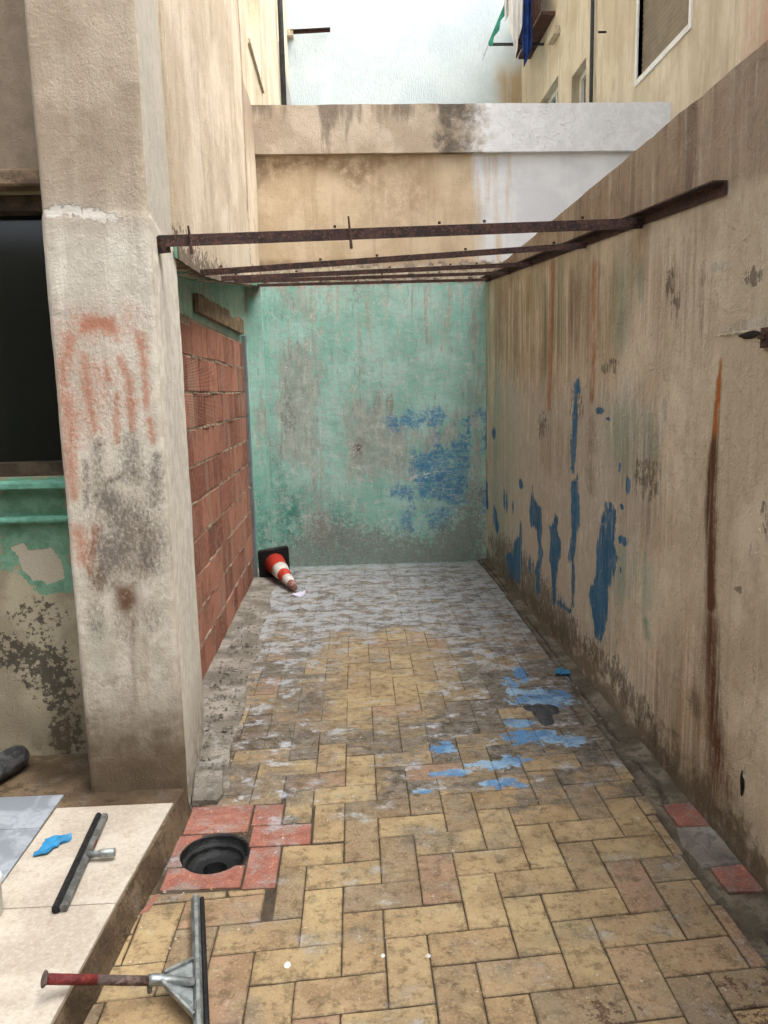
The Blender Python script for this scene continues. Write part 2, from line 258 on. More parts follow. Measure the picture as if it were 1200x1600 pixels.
# ------------------------------------------------------------------ helpers: node materials
class Mat:
    def __init__(s, name, rough=0.85, spec=0.3):
        s.m = bpy.data.materials.new(name); s.m.use_nodes = True
        s.t = s.m.node_tree; s.n = s.t.nodes
        s.b = s.n['Principled BSDF']
        s.b.inputs['Roughness'].default_value = rough
        s.b.inputs['Specular IOR Level'].default_value = spec
        s.pos = s.n.new('ShaderNodeNewGeometry').outputs['Position']
        s.h = None
    def put(s, sock, val):
        if hasattr(val, 'is_linked') or hasattr(val, 'links'): s.t.links.new(val, sock)
        elif hasattr(sock, 'default_value'):
            sock.default_value = val
    def math(s, op, a, b=0.0, clamp=False):
        n = s.n.new('ShaderNodeMath'); n.operation = op; n.use_clamp = clamp
        s.put(n.inputs[0], a); s.put(n.inputs[1], b); return n.outputs[0]
    def vec(s, sc):
        n = s.n.new('ShaderNodeVectorMath'); n.operation = 'MULTIPLY'
        s.put(n.inputs[0], s.pos); n.inputs[1].default_value = sc; return n.outputs[0]
    def noise(s, scale, detail=5, rough=0.55, sc=None, dist=0.0):
        n = s.n.new('ShaderNodeTexNoise')
        n.inputs['Scale'].default_value = scale; n.inputs['Detail'].default_value = min(detail, 5)
        n.inputs['Roughness'].default_value = rough; n.inputs['Distortion'].default_value = dist
        s.put(n.inputs['Vector'], s.vec(sc) if sc else s.pos)
        r = s.n.new('ShaderNodeMapRange'); r.clamp = True       # spread the noise over the whole of 0..1
        r.inputs['From Min'].default_value = 0.28; r.inputs['From Max'].default_value = 0.72
        s.t.links.new(n.outputs['Fac'], r.inputs['Value']); return r.outputs['Result']
    def vor(s, scale, sc=None, feat='F1'):
        n = s.n.new('ShaderNodeTexVoronoi'); n.feature = feat
        n.inputs['Scale'].default_value = scale
        s.put(n.inputs['Vector'], s.vec(sc) if sc else s.pos); return n.outputs['Distance']
    def attr(s, name):
        n = s.n.new('ShaderNodeAttribute'); n.attribute_name = name; return n.outputs['Fac']
    def step(s, x, lo, hi, a=0.0, b=1.0):
        n = s.n.new('ShaderNodeMapRange'); n.interpolation_type = 'SMOOTHSTEP'
        s.put(n.inputs['Value'], x); n.inputs['From Min'].default_value = lo; n.inputs['From Max'].default_value = hi
        n.inputs['To Min'].default_value = a; n.inputs['To Max'].default_value = b
        return n.outputs['Result']
    def mix(s, fac, a, b, mode='MIX'):
        n = s.n.new('ShaderNodeMix'); n.data_type = 'RGBA'; n.blend_type = mode
        s.put(n.inputs[0], fac); s.put(n.inputs[6], a); s.put(n.inputs[7], b); return n.outputs[2]
    def xyz(s):
        n = s.n.new('ShaderNodeSeparateXYZ'); s.put(n.inputs[0], s.pos); return n.outputs
    def brk(s, a, noise, amp, w):
        """field a broken up by noise, sharp to width w"""
        k = s.math('MULTIPLY', s.step(a, 0.0, 0.22), amp)
        x = s.math('ADD', a, s.math('MULTIPLY', s.math('SUBTRACT', noise, 0.5), k))
        return s.step(x, 0.5 - w, 0.5 + w)
    def soft(s, a, noise, lo=0.2, hi=0.75):
        """field a modulated by noise (never outside a)"""
        return s.math('MULTIPLY', a, s.step(noise, lo, hi), clamp=True)
    def lines(s, scale, w, sc=None, dist=0.0):
        """thin wandering scratches: where a noise crosses its middle"""
        d = s.math('ABSOLUTE', s.math('SUBTRACT', s.noise(scale, 2, 0.5, sc, dist), 0.5))
        return s.step(d, w, w * 0.3)
    def relief(s, h, k):
        x = s.math('MULTIPLY', h, k)
        s.h = x if s.h is None else s.math('ADD', s.h, x)
    def done(s, colour, dist=0.01, rough=None, strength=1.0):
        s.put(s.b.inputs['Base Color'], colour)
        if rough is not None: s.put(s.b.inputs['Roughness'], rough)
        if s.h is not None:
            n = s.n.new('ShaderNodeBump'); n.inputs['Strength'].default_value = strength
            n.inputs['Distance'].default_value = dist
            s.put(n.inputs['Height'], s.h); s.t.links.new(n.outputs[0], s.b.inputs['Normal'])
        return s.m

def plain(name, c, rough=0.8, var=0.25, scale=8, bump=0.0, bscale=60, metal=0.0, spec=0.3):
    m = Mat(name, rough, spec)
    m.b.inputs['Metallic'].default_value = metal
    n = m.noise(scale, 6, 0.6)
    d = tuple(x * (1 - var) for x in c[:3]) + (1,); e = tuple(min(1, x * (1 + var)) for x in c[:3]) + (1,)
    cc = m.mix(m.step(n, 0.3, 0.7), d, e)
    if bump: m.relief(m.noise(bscale, 5, 0.6), bump)
    return m.done(cc)

# ------------------------------------------------------------------ materials of the large surfaces
def stucco(m, k=1.0):
    m.relief(m.noise(20, 4, 0.6), 0.22 * k)
    m.relief(m.noise(95, 5, 0.7), 0.26 * k)
    m.relief(m.noise(260, 2, 0.6), 0.08 * k)

LIN = lin
def mat_right():
    m = Mat('stained_plaster', 0.9)
    lin = lambda r, g, b, s=0.86: LIN(r, g, b, s)
    n1 = m.noise(2.2, 6, 0.6); n2 = m.noise(13, 6, 0.65); n3 = m.noise(55, 4, 0.6)
    st = m.noise(1.0, 6, 0.6, sc=(9, 9, 0.55)); sf = m.noise(1.0, 5, 0.65, sc=(42, 42, 1.6)); sp = m.noise(1.0, 6, 0.6, sc=(16, 16, 4))
    c = m.mix(m.step(n1, 0.3, 0.7), lin(202, 184, 152), lin(226, 210, 180))
    c = m.mix(m.math('MULTIPLY', m.step(n2, 0.5, 0.95), 0.3), c, lin(156, 132, 98))
    c = m.mix(m.math('MULTIPLY', m.step(sf, 0.5, 0.95), 0.22), c, lin(158, 134, 100))
    c = m.mix(m.math('MULTIPLY', m.step(n3, 0.5, 0.9), 0.2), c, lin(220, 204, 170))
    # pale worn paint in the far half, flaking in upright patches
    c = m.mix(m.math('MULTIPLY', m.brk(m.attr('pale'), sp, 1.3, 0.22), 0.75), c, m.mix(n2, lin(216, 208, 188), lin(198, 190, 172)))
    c = m.mix(m.math('MULTIPLY', m.brk(m.attr('pale'), m.noise(1.0, 6, 0.7, sc=(30, 30, 7)), 2.0, 0.1), 0.35), c, lin(150, 138, 120))
    c = m.mix(m.soft(m.attr('green'), st, 0.1, 0.75), c, lin(126, 158, 134))
    c = m.mix(m.soft(m.math('MULTIPLY', m.attr('brown'), 0.7), sf, 0.2, 0.85), c, lin(150, 114, 74))
    c = m.mix(m.math('MULTIPLY', m.soft(m.attr('brown'), st, 0.3, 0.8), 0.6), c, lin(120, 88, 56))
    # damp band above the steel angle
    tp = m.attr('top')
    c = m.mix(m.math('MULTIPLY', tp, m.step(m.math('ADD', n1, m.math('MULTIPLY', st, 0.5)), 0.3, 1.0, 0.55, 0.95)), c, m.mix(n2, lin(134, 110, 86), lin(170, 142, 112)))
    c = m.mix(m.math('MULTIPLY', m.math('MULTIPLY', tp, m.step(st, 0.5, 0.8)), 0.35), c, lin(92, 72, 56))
    r = m.math('MULTIPLY', m.attr('rust'), m.step(m.math('ADD', sf, m.math('MULTIPLY', n2, 0.5)), 0.25, 0.85, 0.55, 1.0), clamp=True)
    r = m.math('MULTIPLY', r, m.step(m.math('ADD', r, m.math('MULTIPLY', m.noise(1.0, 6, 0.75, sc=(90, 90, 26)), 0.7)), 0.35, 0.95, 0.25, 1.35), clamp=True)
    c = m.mix(r, c, m.mix(m.attr('orange'), lin(96, 62, 34, 1), lin(178, 104, 42, 1)))
    c = m.mix(m.math('MULTIPLY', m.attr('dark'), m.step(n2, 0.25, 0.7, 0.55, 1.0)), c, lin(88, 66, 42))
    c = m.mix(m.math('MULTIPLY', m.brk(m.attr('grime'), m.noise(1.0, 7, 0.7, sc=(38, 38, 22)), 2.0, 0.12), 0.7), c, lin(84, 74, 60))
    c = m.mix(m.math('MULTIPLY', m.step(m.noise(150, 3, 0.7), 0.85, 0.95), 0.5), c, lin(98, 82, 60))
    bl = m.brk(m.attr('blue'), m.math('ADD', m.math('MULTIPLY', m.noise(1.0, 6, 0.7, sc=(22, 22, 6)), 0.6), m.math('MULTIPLY', m.noise(1.0, 6, 0.7, sc=(80, 80, 28)), 0.4)), 1.15, 0.05)
    bl = m.math('MULTIPLY', bl, m.step(m.noise(1.0, 6, 0.75, sc=(60, 60, 20)), 0.06, 0.2))
    c = m.mix(m.math('MULTIPLY', bl, m.step(n2, 0.0, 0.5, 0.8, 1.0)), c, m.mix(m.noise(1.0, 5, 0.6, sc=(14, 14, 2)), lin(42, 90, 124, 1), lin(74, 124, 156, 1)))
    ed = m.math('MULTIPLY', m.step(m.attr('blue'), 0.12, 0.42), m.math('SUBTRACT', 1.0, bl))
    c = m.mix(m.math('MULTIPLY', ed, m.step(n3, 0.45, 0.6, 0, 0.6)), c, lin(196, 184, 160))
    c = m.mix(m.math('MULTIPLY', m.step(m.noise(1.0, 6, 0.7, sc=(19, 19, 1.3)), 0.58, 0.95), 0.35), c, lin(228, 218, 196))
    bs = m.brk(m.attr('base'), n2, 1.2, 0.35)
    c = m.mix(m.math('MULTIPLY', bs, 0.75), c, m.mix(n2, lin(74, 60, 42), lin(120, 100, 74)))
    c = m.mix(m.math('MULTIPLY', m.step(m.noise(1.0, 6, 0.75, sc=(34, 34, 12)), 0.66, 0.95), 0.4), c, lin(128, 106, 78))
    sl = m.math('MULTIPLY', m.lines(1.0, 0.03, (7, 7, 2.5), 0.6), m.step(n1, 0.4, 0.8))
    c = m.mix(m.math('MULTIPLY', sl, 0.18), c, lin(226, 214, 188))
    stucco(m, 1.0)
    m.relief(sl, -0.1)
    m.relief(m.step(m.noise(11, 5, 0.5, dist=2.0), 0.3, 0.7), 0.18)
    m.relief(bl, -0.25); m.relief(m.attr('pale'), 0.0)
    return m.done(c, 0.012)

def mat_back():
    m = Mat('flaking_green_paint', 0.85)
    n1 = m.noise(2.5, 6, 0.6); n2 = m.noise(12, 6, 0.65); n3 = m.noise(48, 5, 0.65)
    st = m.noise(1.0, 6, 0.6, sc=(10, 10, 0.8)); sf = m.noise(1.0, 5, 0.65, sc=(40, 40, 2.4))
    sc = m.noise(1.0, 6, 0.7, sc=(8, 8, 26))
    green = m.mix(m.step(n1, 0.3, 0.7), lin(140, 206, 186), lin(170, 222, 206))
    green = m.mix(m.math('MULTIPLY', m.step(sf, 0.5, 0.75), 0.35), green, lin(160, 196, 178))
    green = m.mix(m.math('MULTIPLY', m.step(sc, 0.55, 0.75), 0.3), green, lin(116, 176, 152))
    green = m.mix(m.soft(m.attr('teal'), n2, 0.05, 0.6), green, m.mix(n3, lin(30, 120, 104), lin(66, 146, 128)))
    grey = m.mix(m.step(n2, 0.3, 0.7), lin(166, 156, 144), lin(196, 190, 178))
    grey = m.mix(m.math('MULTIPLY', m.step(n3, 0.5, 0.7), 0.4), grey, lin(140, 124, 110))
    w = m.brk(m.attr('worn'), m.math('ADD', m.math('MULTIPLY', n2, 0.4), m.math('MULTIPLY', m.noise(1.0, 5, 0.7, sc=(26, 26, 4)), 0.6)), 1.7, 0.3)
    c = m.mix(m.math('MULTIPLY', w, 0.66), green, m.mix(m.step(sf, 0.4, 0.9), grey, lin(170, 148, 138)))
    c = m.mix(m.math('MULTIPLY', m.step(m.noise(30, 7, 0.75), 0.6, 0.66), 0.6), c, lin(186, 192, 178))
    chalk = m.math('MULTIPLY', m.step(m.noise(1.0, 6, 0.72, sc=(16, 16, 5)), 0.5, 0.95), 0.55)
    c = m.mix(chalk, c, lin(204, 214, 200))
    c = m.mix(m.math('MULTIPLY', m.step(m.noise(1.0, 6, 0.72, sc=(30, 30, 6)), 0.62, 0.95), 0.5), c, lin(140, 122, 110))
    bl = m.brk(m.attr('blue'), m.math('ADD', m.math('MULTIPLY', m.noise(1.0, 6, 0.7, sc=(9, 9, 5), dist=0.5), 0.65), m.math('MULTIPLY', m.noise(1.0, 6, 0.75, sc=(40, 40, 26)), 0.35)), 1.5, 0.2)
    bl = m.math('MULTIPLY', bl, m.step(m.math('ADD', m.math('MULTIPLY', n3, 0.5), m.math('MULTIPLY', m.noise(1.0, 5, 0.7, sc=(9, 9, 30)), 0.5)), 0.2, 0.7, 0.12, 1.0))
    c = m.mix(m.math('MULTIPLY', bl, 0.85), c, m.mix(n2, lin(30, 96, 156, 1), lin(70, 146, 192, 1)))
    c = m.mix(m.soft(m.attr('rust'), n3, 0.2, 0.6), c, lin(124, 74, 46))
    drip = m.math('MULTIPLY', m.step(m.noise(1.0, 5, 0.6, sc=(22, 22, 0.9)), 0.62, 0.85), m.step(m.xyz()[2], 1.5, 2.5))
    c = m.mix(m.math('MULTIPLY', drip, 0.7), c, lin(186, 166, 152))
    scr = m.math('MAXIMUM', m.lines(5, 0.02, None, 1.5), m.math('MULTIPLY', m.lines(1.0, 0.03, (4, 4, 9), 0.5), 0.8))
    c = m.mix(m.math('MULTIPLY', scr, m.step(n2, 0.3, 0.8, 0.0, 0.9)), c, lin(212, 218, 206))
    d = m.brk(m.attr('dirt'), m.noise(1.0, 7, 0.7, sc=(18, 18, 12)), 1.1, 0.22)
    c = m.mix(m.math('MULTIPLY', d, 0.6), c, m.mix(n3, lin(122, 116, 104), lin(180, 176, 164)))
    c = m.mix(m.math('MULTIPLY', m.brk(m.attr('dirt'), m.noise(34, 6, 0.75), 1.6, 0.2), 0.35), c, lin(96, 92, 80))
    # bare plaster strip, cream wall above it, white wash on the right
    z = m.xyz()
    zz = m.math('ADD', z[2], m.math('MULTIPLY', m.math('SUBTRACT', n2, 0.5), 0.12))
    strip = m.mix(m.step(n2, 0.3, 0.7), lin(164, 142, 124), lin(208, 194, 176))
    strip = m.mix(m.math('MULTIPLY', m.step(m.noise(26, 6, 0.7), 0.55, 0.68), 0.6), strip, lin(110, 92, 78))
    c = m.mix(m.step(zz, 2.545, 2.57), c, strip)
    cream = m.mix(m.step(n1, 0.3, 0.7), lin(206, 180, 142), lin(222, 198, 162))
    cream = m.mix(m.math('MULTIPLY', m.step(st, 0.5, 0.75), 0.3), cream, lin(178, 146, 108))
    cream = m.mix(m.soft(m.attr('ustain'), n2, 0.1, 0.7), cream, lin(146, 112, 76))
    white = m.mix(m.step(n1, 0.3, 0.7), lin(224, 227, 230), lin(236, 239, 240))
    xx = m.math('ADD', z[0], m.math('MULTIPLY', m.math('SUBTRACT', st, 0.5), 0.5))
    cream = m.mix(m.step(xx, 1.1, 1.45), cream, white)
    c = m.mix(m.step(zz, 2.7, 2.76), c, cream)
    stucco(m, 0.7)
    m.relief(w, -0.12); m.relief(bl, 0.1)
    m.relief(m.math('MULTIPLY', m.step(zz, 2.545, 2.57), m.math('SUBTRACT', 1.0, m.step(zz, 2.7, 2.76))), 0.0)
    return m.done(c, 0.012)

def mat_parapet():
    m = Mat('weathered_parapet', 0.9)
    n1 = m.noise(3, 6, 0.6); n2 = m.noise(14, 6, 0.65); st = m.noise(1.0, 6, 0.6, sc=(6, 6, 1.0)); pl = m.noise(9, 6, 0.6)
    z = m.xyz()
    c = m.mix(m.step(n1, 0.3, 0.7), lin(186, 166, 140), lin(208, 190, 166))
    up = m.math('ADD', m.step(z[2], 3.7, 4.05), m.math('MULTIPLY', m.math('SUBTRACT', st, 0.5), 2.2))
    c = m.mix(m.math('MULTIPLY', m.step(up, 0.5, 1.3), 0.7), c, lin(104, 90, 76))
    xx = m.math('ADD', z[0], m.math('MULTIPLY', m.math('SUBTRACT', n2, 0.5), 0.22))
    soot = m.math('MULTIPLY', m.step(xx, 0.78, 0.92), m.math('SUBTRACT', 1.0, m.step(xx, 1.1, 1.3)))
    c = m.mix(m.math('MULTIPLY', soot, m.step(m.noise(8, 7, 0.7), 0.1, 0.8, 0.1, 0.9)), c, lin(92, 84, 74))
    flake = m.step(m.noise(7, 7, 0.7), 0.68, 0.72)
    c = m.mix(m.step(xx, 1.02, 1.36), c, m.mix(m.step(n2, 0.3, 0.7), lin(226, 228, 228), lin(238, 240, 240)))
    m.relief(m.math('MULTIPLY', flake, m.step(xx, 1.1, 1.3)), 0.3)
    stucco(m, 0.8)
    return m.done(c, 0.012)

def mat_pillar():
    m = Mat('smeared_pillar_plaster', 0.9)
    n1 = m.noise(3.5, 6, 0.6); n2 = m.noise(16, 6, 0.65); n3 = m.noise(120, 4, 0.6); comb = m.noise(1.0, 5, 0.7, sc=(85, 85, 50))
    st = m.noise(1.0, 6, 0.6, sc=(14, 14, 0.8))
    z = m.xyz()
    c = m.mix(m.step(n1, 0.3, 0.7), lin(164, 146, 120), lin(184, 166, 140))
    lo = m.step(m.math('ADD', z[2], m.math('MULTIPLY', n2, 0.1)), 2.18, 2.3, 1.0, 0.0)
    c = m.mix(lo, c, m.mix(m.step(n2, 0.3, 0.7), lin(200, 190, 168), lin(218, 210, 190)))
    c = m.mix(m.math('MULTIPLY', m.attr('pale'), 0.4), c, lin(226, 220, 202))
    c = m.mix(m.soft(m.attr('green'), n2), c, lin(138, 156, 132))
    c = m.mix(m.math('MULTIPLY', m.step(st, 0.5, 0.72), 0.25), c, lin(140, 122, 98))
    o = m.attr('orange')
    c = m.mix(m.math('MULTIPLY', m.brk(o, m.math('ADD', m.math('MULTIPLY', comb, 0.6), m.math('MULTIPLY', n2, 0.4)), 1.4, 0.6), 0.75), c, lin(192, 112, 74))
    c = m.mix(m.math('MULTIPLY', m.step(o, 0.75, 1.0), 0.45), c, lin(180, 92, 52))
    ch = m.attr('char')
    c = m.mix(m.math('MULTIPLY', m.brk(ch, m.math('ADD', m.math('MULTIPLY', comb, 0.6), m.math('MULTIPLY', n2, 0.4)), 1.5, 0.6), 0.8), c, m.mix(n1, lin(62, 55, 50), lin(92, 72, 54)))
    c = m.mix(m.soft(m.attr('rust'), n2, 0.15, 0.6), c, lin(108, 70, 38))
    c = m.mix(m.math('MULTIPLY', m.attr('dark'), m.step(n2, 0.2, 0.7, 0.6, 1.0)), c, lin(96, 78, 56))
    low = m.step(m.math('ADD', z[2], m.math('MULTIPLY', m.math('SUBTRACT', n2, 0.5), 0.25)), 0.95, 0.15)
    c = m.mix(m.math('MULTIPLY', low, 0.6), c, m.mix(n2, lin(112, 98, 78), lin(150, 136, 112)))
    lo2 = m.step(m.math('ADD', z[2], m.math('MULTIPLY', m.math('SUBTRACT', n2, 0.5), 0.12)), 0.46, 0.2)
    c = m.mix(m.math('MULTIPLY', lo2, 0.8), c, m.mix(n2, lin(84, 66, 46), lin(112, 92, 66)))
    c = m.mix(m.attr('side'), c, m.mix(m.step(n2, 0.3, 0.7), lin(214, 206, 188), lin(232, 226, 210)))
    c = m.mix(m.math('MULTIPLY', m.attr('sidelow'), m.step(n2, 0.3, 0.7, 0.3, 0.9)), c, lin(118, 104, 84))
    fl = m.brk(m.attr('flake'), m.noise(40, 5, 0.7), 1.5, 0.15)
    c = m.mix(fl, c, lin(204, 196, 180))
    stucco(m, 0.5)
    m.relief(m.math('MULTIPLY', comb, m.step(n1, 0.2, 0.8, 0.3, 1.0)), 0.25); m.relief(fl, -0.25)
    return m.done(c, 0.012)

def mat_facade(name, a, b, streak, dirt=(118, 98, 76), k=1.0):
    m = Mat(name, 0.9)
    n1 = m.noise(1.6, 6, 0.6); n2 = m.noise(11, 6, 0.65); st = m.noise(1.0, 7, 0.65, sc=(7, 7, 1.0)); sf = m.noise(1.0, 5, 0.65, sc=(45, 45, 4))
    c = m.mix(m.step(n1, 0.3, 0.7), lin(*a), lin(*b))
    c = m.mix(m.math('MULTIPLY', m.step(st, 0.45, 0.75), 0.3 * k), c, lin(*streak))
    c = m.mix(m.math('MULTIPLY', m.step(sf, 0.6, 1.0), 0.3 * k), c, lin(*dirt))
    c = m.mix(m.math('MULTIPLY', m.brk(m.attr('grime'), m.noise(28, 7, 0.7), 1.6, 0.15), 0.8), c, lin(82, 68, 54))
    c = m.mix(m.math('MULTIPLY', m.attr('stain'), m.step(st, 0.2, 0.7, 0.6, 1)), c, lin(196, 166, 122))
    c = m.mix(m.math('MULTIPLY', m.attr('pink'), m.step(n2, 0.2, 0.7, 0.5, 1)), c, lin(222, 158, 132))
    c = m.mix(m.math('MULTIPLY', m.attr('band'), 0.85), c, m.mix(n2, lin(150, 116, 92), lin(176, 150, 124)))
    g_ = m.noise(1.0, 5, 0.7, sc=(70, 70, 9))
    c = m.mix(m.math('MULTIPLY', m.step(g_, 0.55, 0.95), 0.3 * k), c, lin(*dirt))
    m.relief(g_, 0.3)
    stucco(m, 0.9)
    return m.done(c, 0.012)

def mat_leftwall():
    m = Mat('mouldy_green_plaster', 0.9)
    n1 = m.noise(4, 6, 0.6); n2 = m.noise(16, 6, 0.65); n3 = m.noise(60, 5, 0.65)
    c = m.mix(m.step(n1, 0.3, 0.7), lin(152, 140, 112), lin(178, 166, 134))
    z = m.xyz()
    c = m.mix(m.step(z[2], 2.40, 2.46), c, m.mix(n2, lin(138, 118, 92), lin(164, 142, 114)))
    g = m.brk(m.attr('green'), n2, 0.8, 0.06)
    c = m.mix(g, c, m.mix(m.step(n2, 0.3, 0.7), lin(96, 146, 112), lin(116, 164, 132)))
    bare = m.brk(m.attr('bare'), n2, 0.7, 0.05)
    c = m.mix(bare, c, lin(186, 174, 148))
    c = m.mix(m.math('MULTIPLY', m.brk(m.attr('mold'), m.noise(34, 7, 0.72), 1.8, 0.12), 0.8), c, lin(52, 46, 40))
    c = m.mix(m.math('MULTIPLY', m.attr('dark'), m.step(n2, 0.2, 0.7, 0.3, 0.9)), c, lin(96, 78, 54))
    stucco(m, 0.7); m.relief(bare, -0.3)
    return m.done(c, 0.012)

def ellipses(m, lst, noise, amp):
    """world-space marks on the floor: the strongest of many ellipses, edges broken by noise"""
    P = m.xyz(); best = None
    for x, y, rx, ry in lst:
        a = m.math('DIVIDE', m.math('SUBTRACT', P[0], x), rx); b = m.math('DIVIDE', m.math('SUBTRACT', P[1], y), ry)
        d = m.math('ADD', m.math('MULTIPLY', a, a), m.math('MULTIPLY', b, b))
        f = m.math('SUBTRACT', 1.2, m.math('MULTIPLY', d, 0.7))
        best = f if best is None else m.math('MAXIMUM', best, f)
    return m.math('ADD', best, m.math('MULTIPLY', m.math('SUBTRACT', noise, 0.5), amp))

def floor_wear(m, c, joint=False):
    """grime film, white wash, blue paint and spots lying on the whole floor"""
    P = m.xyz()
    n0 = m.noise(1.1, 6, 0.6); n1 = m.noise(4.5, 7, 0.65); n2 = m.noise(15, 7, 0.7); sx = m.noise(1.0, 7, 0.68, sc=(5, 15, 10)); n3 = m.noise(70, 5, 0.65)
    y = m.math('ADD', P[1], m.math('MULTIPLY', m.math('SUBTRACT', n1, 0.5), 0.9))
    film = m.step(y, 2.65, 3.1)
    clear = ellipses(m, [(0.0, 4.25, 0.5, 0.75), (0.3, 4.6, 0.3, 0.5), (-0.2, 3.75, 0.15, 0.12), (-0.1, 3.1, 0.2, 0.2)], sx, 1.6)
    film = m.math('MULTIPLY', film, m.step(clear, 0.2, 0.9, 1.0, 0.12))
    left = m.math('MULTIPLY', m.step(m.math('ADD', P[0], m.math('MULTIPLY', n1, 0.3)), -0.15, 0.12, 1.0, 0.0), m.step(P[1], 2.75, 2.95))
    film = m.math('MAXIMUM', film, left)
    thin = m.math('MULTIPLY', m.step(m.math('ADD', n1, m.math('MULTIPLY', n0, 0.5)), 0.66, 1.15), 0.7)
    film = m.math('MAXIMUM', film, thin)
    wr = m.math('MULTIPLY', m.math('MULTIPLY', m.math('SUBTRACT', m.attr('wear'), 0.5), 0.55), m.step(P[1], 4.2, 5.4, 1.0, 0.35))
    mott = m.math('ADD', m.math('ADD', m.math('MULTIPLY', sx, 0.55), m.math('MULTIPLY', n2, 0.45)), wr)
    fm = m.math('MULTIPLY', film, m.step(mott, 0.2, 0.6, 0.28, 1.0))
    c = m.mix(m.math('MULTIPLY', fm, 0.92), c, m.mix(m.step(n2, 0.2, 0.8), lin(56, 50, 42), lin(116, 108, 98)))
    # thin whitewash smears, thicker towards the back
    wy = m.step(P[1], 3.4, 5.6)
    wn_ = m.noise(1.0, 7, 0.78, sc=(7, 9, 9))
    wash = m.step(m.math('ADD', m.math('ADD', m.math('MULTIPLY', wy, 0.24), m.math('MULTIPLY', wr, -0.08)), wn_), 0.58, 0.86)
    c = m.mix(m.math('MULTIPLY', wash, m.math('MULTIPLY', film, 0.8)), c, m.mix(n3, lin(146, 152, 160), lin(200, 206, 212)))
    c = m.mix(m.math('MULTIPLY', m.math('MULTIPLY', wy, film), 0.22), c, lin(128, 134, 136))
    c = m.mix(m.math('MULTIPLY', m.step(P[1], 6.8, 7.05), 0.4), c, lin(142, 166, 162))
    # blue paint
    bl = m.step(ellipses(m, BLUE, m.math('ADD', m.math('MULTIPLY', n2, 0.5), m.math('MULTIPLY', sx, 0.5)), 2.2), 0.6, 0.75)
    bl = m.math('MULTIPLY', bl, m.step(m.math('ADD', m.math('MULTIPLY', n3, 0.5), m.math('MULTIPLY', n2, 0.5)), 0.2, 0.5, 0.0, 1.0))
    c = m.mix(m.math('MULTIPLY', bl, 0.9), c, m.mix(m.step(n1, 0.3, 0.7), lin(56, 128, 186), lin(134, 176, 206)))
    # rust and tar spots
    sp = m.step(ellipses(m, [(0.62, 1.75, 0.07, 0.05), (0.68, 1.68, 0.05, 0.03), (1.0, 1.73, 0.06, 0.05), (0.98, 1.82, 0.05, 0.03), (1.1, 1.80, 0.05, 0.05)], m.noise(40, 6, 0.7), 4.5), 1.15, 1.35)
    c = m.mix(m.math('MULTIPLY', sp, 0.85), c, lin(84, 50, 32))
    c = m.mix(m.math('MULTIPLY', m.step(m.noise(46, 4, 0.6), 0.93, 0.98), 0.7), c, lin(66, 56, 48))
    c = m.mix(m.math('MULTIPLY', m.step(m.noise(38, 3, 0.6), 0.985, 1.0), 0.7), c, lin(212, 208, 200))
    return c, film, n2, n3

def mat_tile():
    m = Mat('worn_terracotta_tile', 0.55, 0.35)
    t = m.attr('tint'); r = m.attr('red')
    n1 = m.noise(5, 6, 0.6); n2 = m.noise(22, 7, 0.7); n3 = m.noise(110, 4, 0.65)
    c = m.mix(t, lin(162, 130, 88), lin(180, 154, 104))
    c = m.mix(m.step(t, 0.86, 1.0), c, lin(158, 122, 92))
    c = m.mix(m.math('MULTIPLY', m.step(t, 0.25, 0.05), 0.7), c, lin(134, 116, 90))
    c = m.mix(m.math('MULTIPLY', m.step(n1, 0.4, 0.9), 0.65), c, lin(126, 98, 62))
    c = m.mix(m.math('MULTIPLY', m.step(n2, 0.45, 0.9), 0.75), c, lin(94, 74, 48))
    c = m.mix(m.math('MULTIPLY', m.step(m.noise(9, 5, 0.7), 0.55, 0.9), 0.45), c, lin(200, 178, 118))
    c = m.mix(r, c, m.mix(m.step(n2, 0.3, 0.7), lin(146, 80, 64), lin(164, 96, 78)))
    c = m.mix(m.math('MULTIPLY', r, m.step(m.noise(9, 7, 0.7), 0.4, 0.85, 0, 0.75)), c, lin(160, 138, 126))
    c, film, a, b = floor_wear(m, c)
    e = m.attr('edge')
    c = m.mix(m.math('MULTIPLY', m.math('MULTIPLY', e, m.math('SUBTRACT', 1.0, m.math('MULTIPLY', film, 0.8))), m.step(a, 0.25, 0.85, 0.0, 0.65)), c, lin(96, 78, 52))
    c = m.mix(m.math('MULTIPLY', m.step(n3, 0.62, 0.95), 0.45), c, lin(88, 70, 46))
    c = m.mix(m.math('MULTIPLY', m.step(n3, 0.4, 0.1), 0.3), c, lin(214, 194, 138))
    sc_ = m.lines(6, 0.006, None, 2.0)
    c = m.mix(m.math('MULTIPLY', sc_, m.step(n1, 0.4, 0.8, 0, 0.5)), c, lin(196, 180, 142))
    m.relief(n2, 0.3); m.relief(n3, 0.12); m.relief(b, 0.1)
    return m.done(c, 0.006, m.step(n2, 0.3, 0.7, 0.42, 0.75))

def mat_mortar():
    m = Mat('dirty_mortar', 0.95)
    n2 = m.noise(18, 6, 0.65)
    c = m.mix(n2, lin(58, 46, 32), lin(92, 78, 58))
    c, film, a, b = floor_wear(m, c)
    m.relief(n2, 0.5); m.relief(b, 0.3)
    return m.done(c, 0.01)

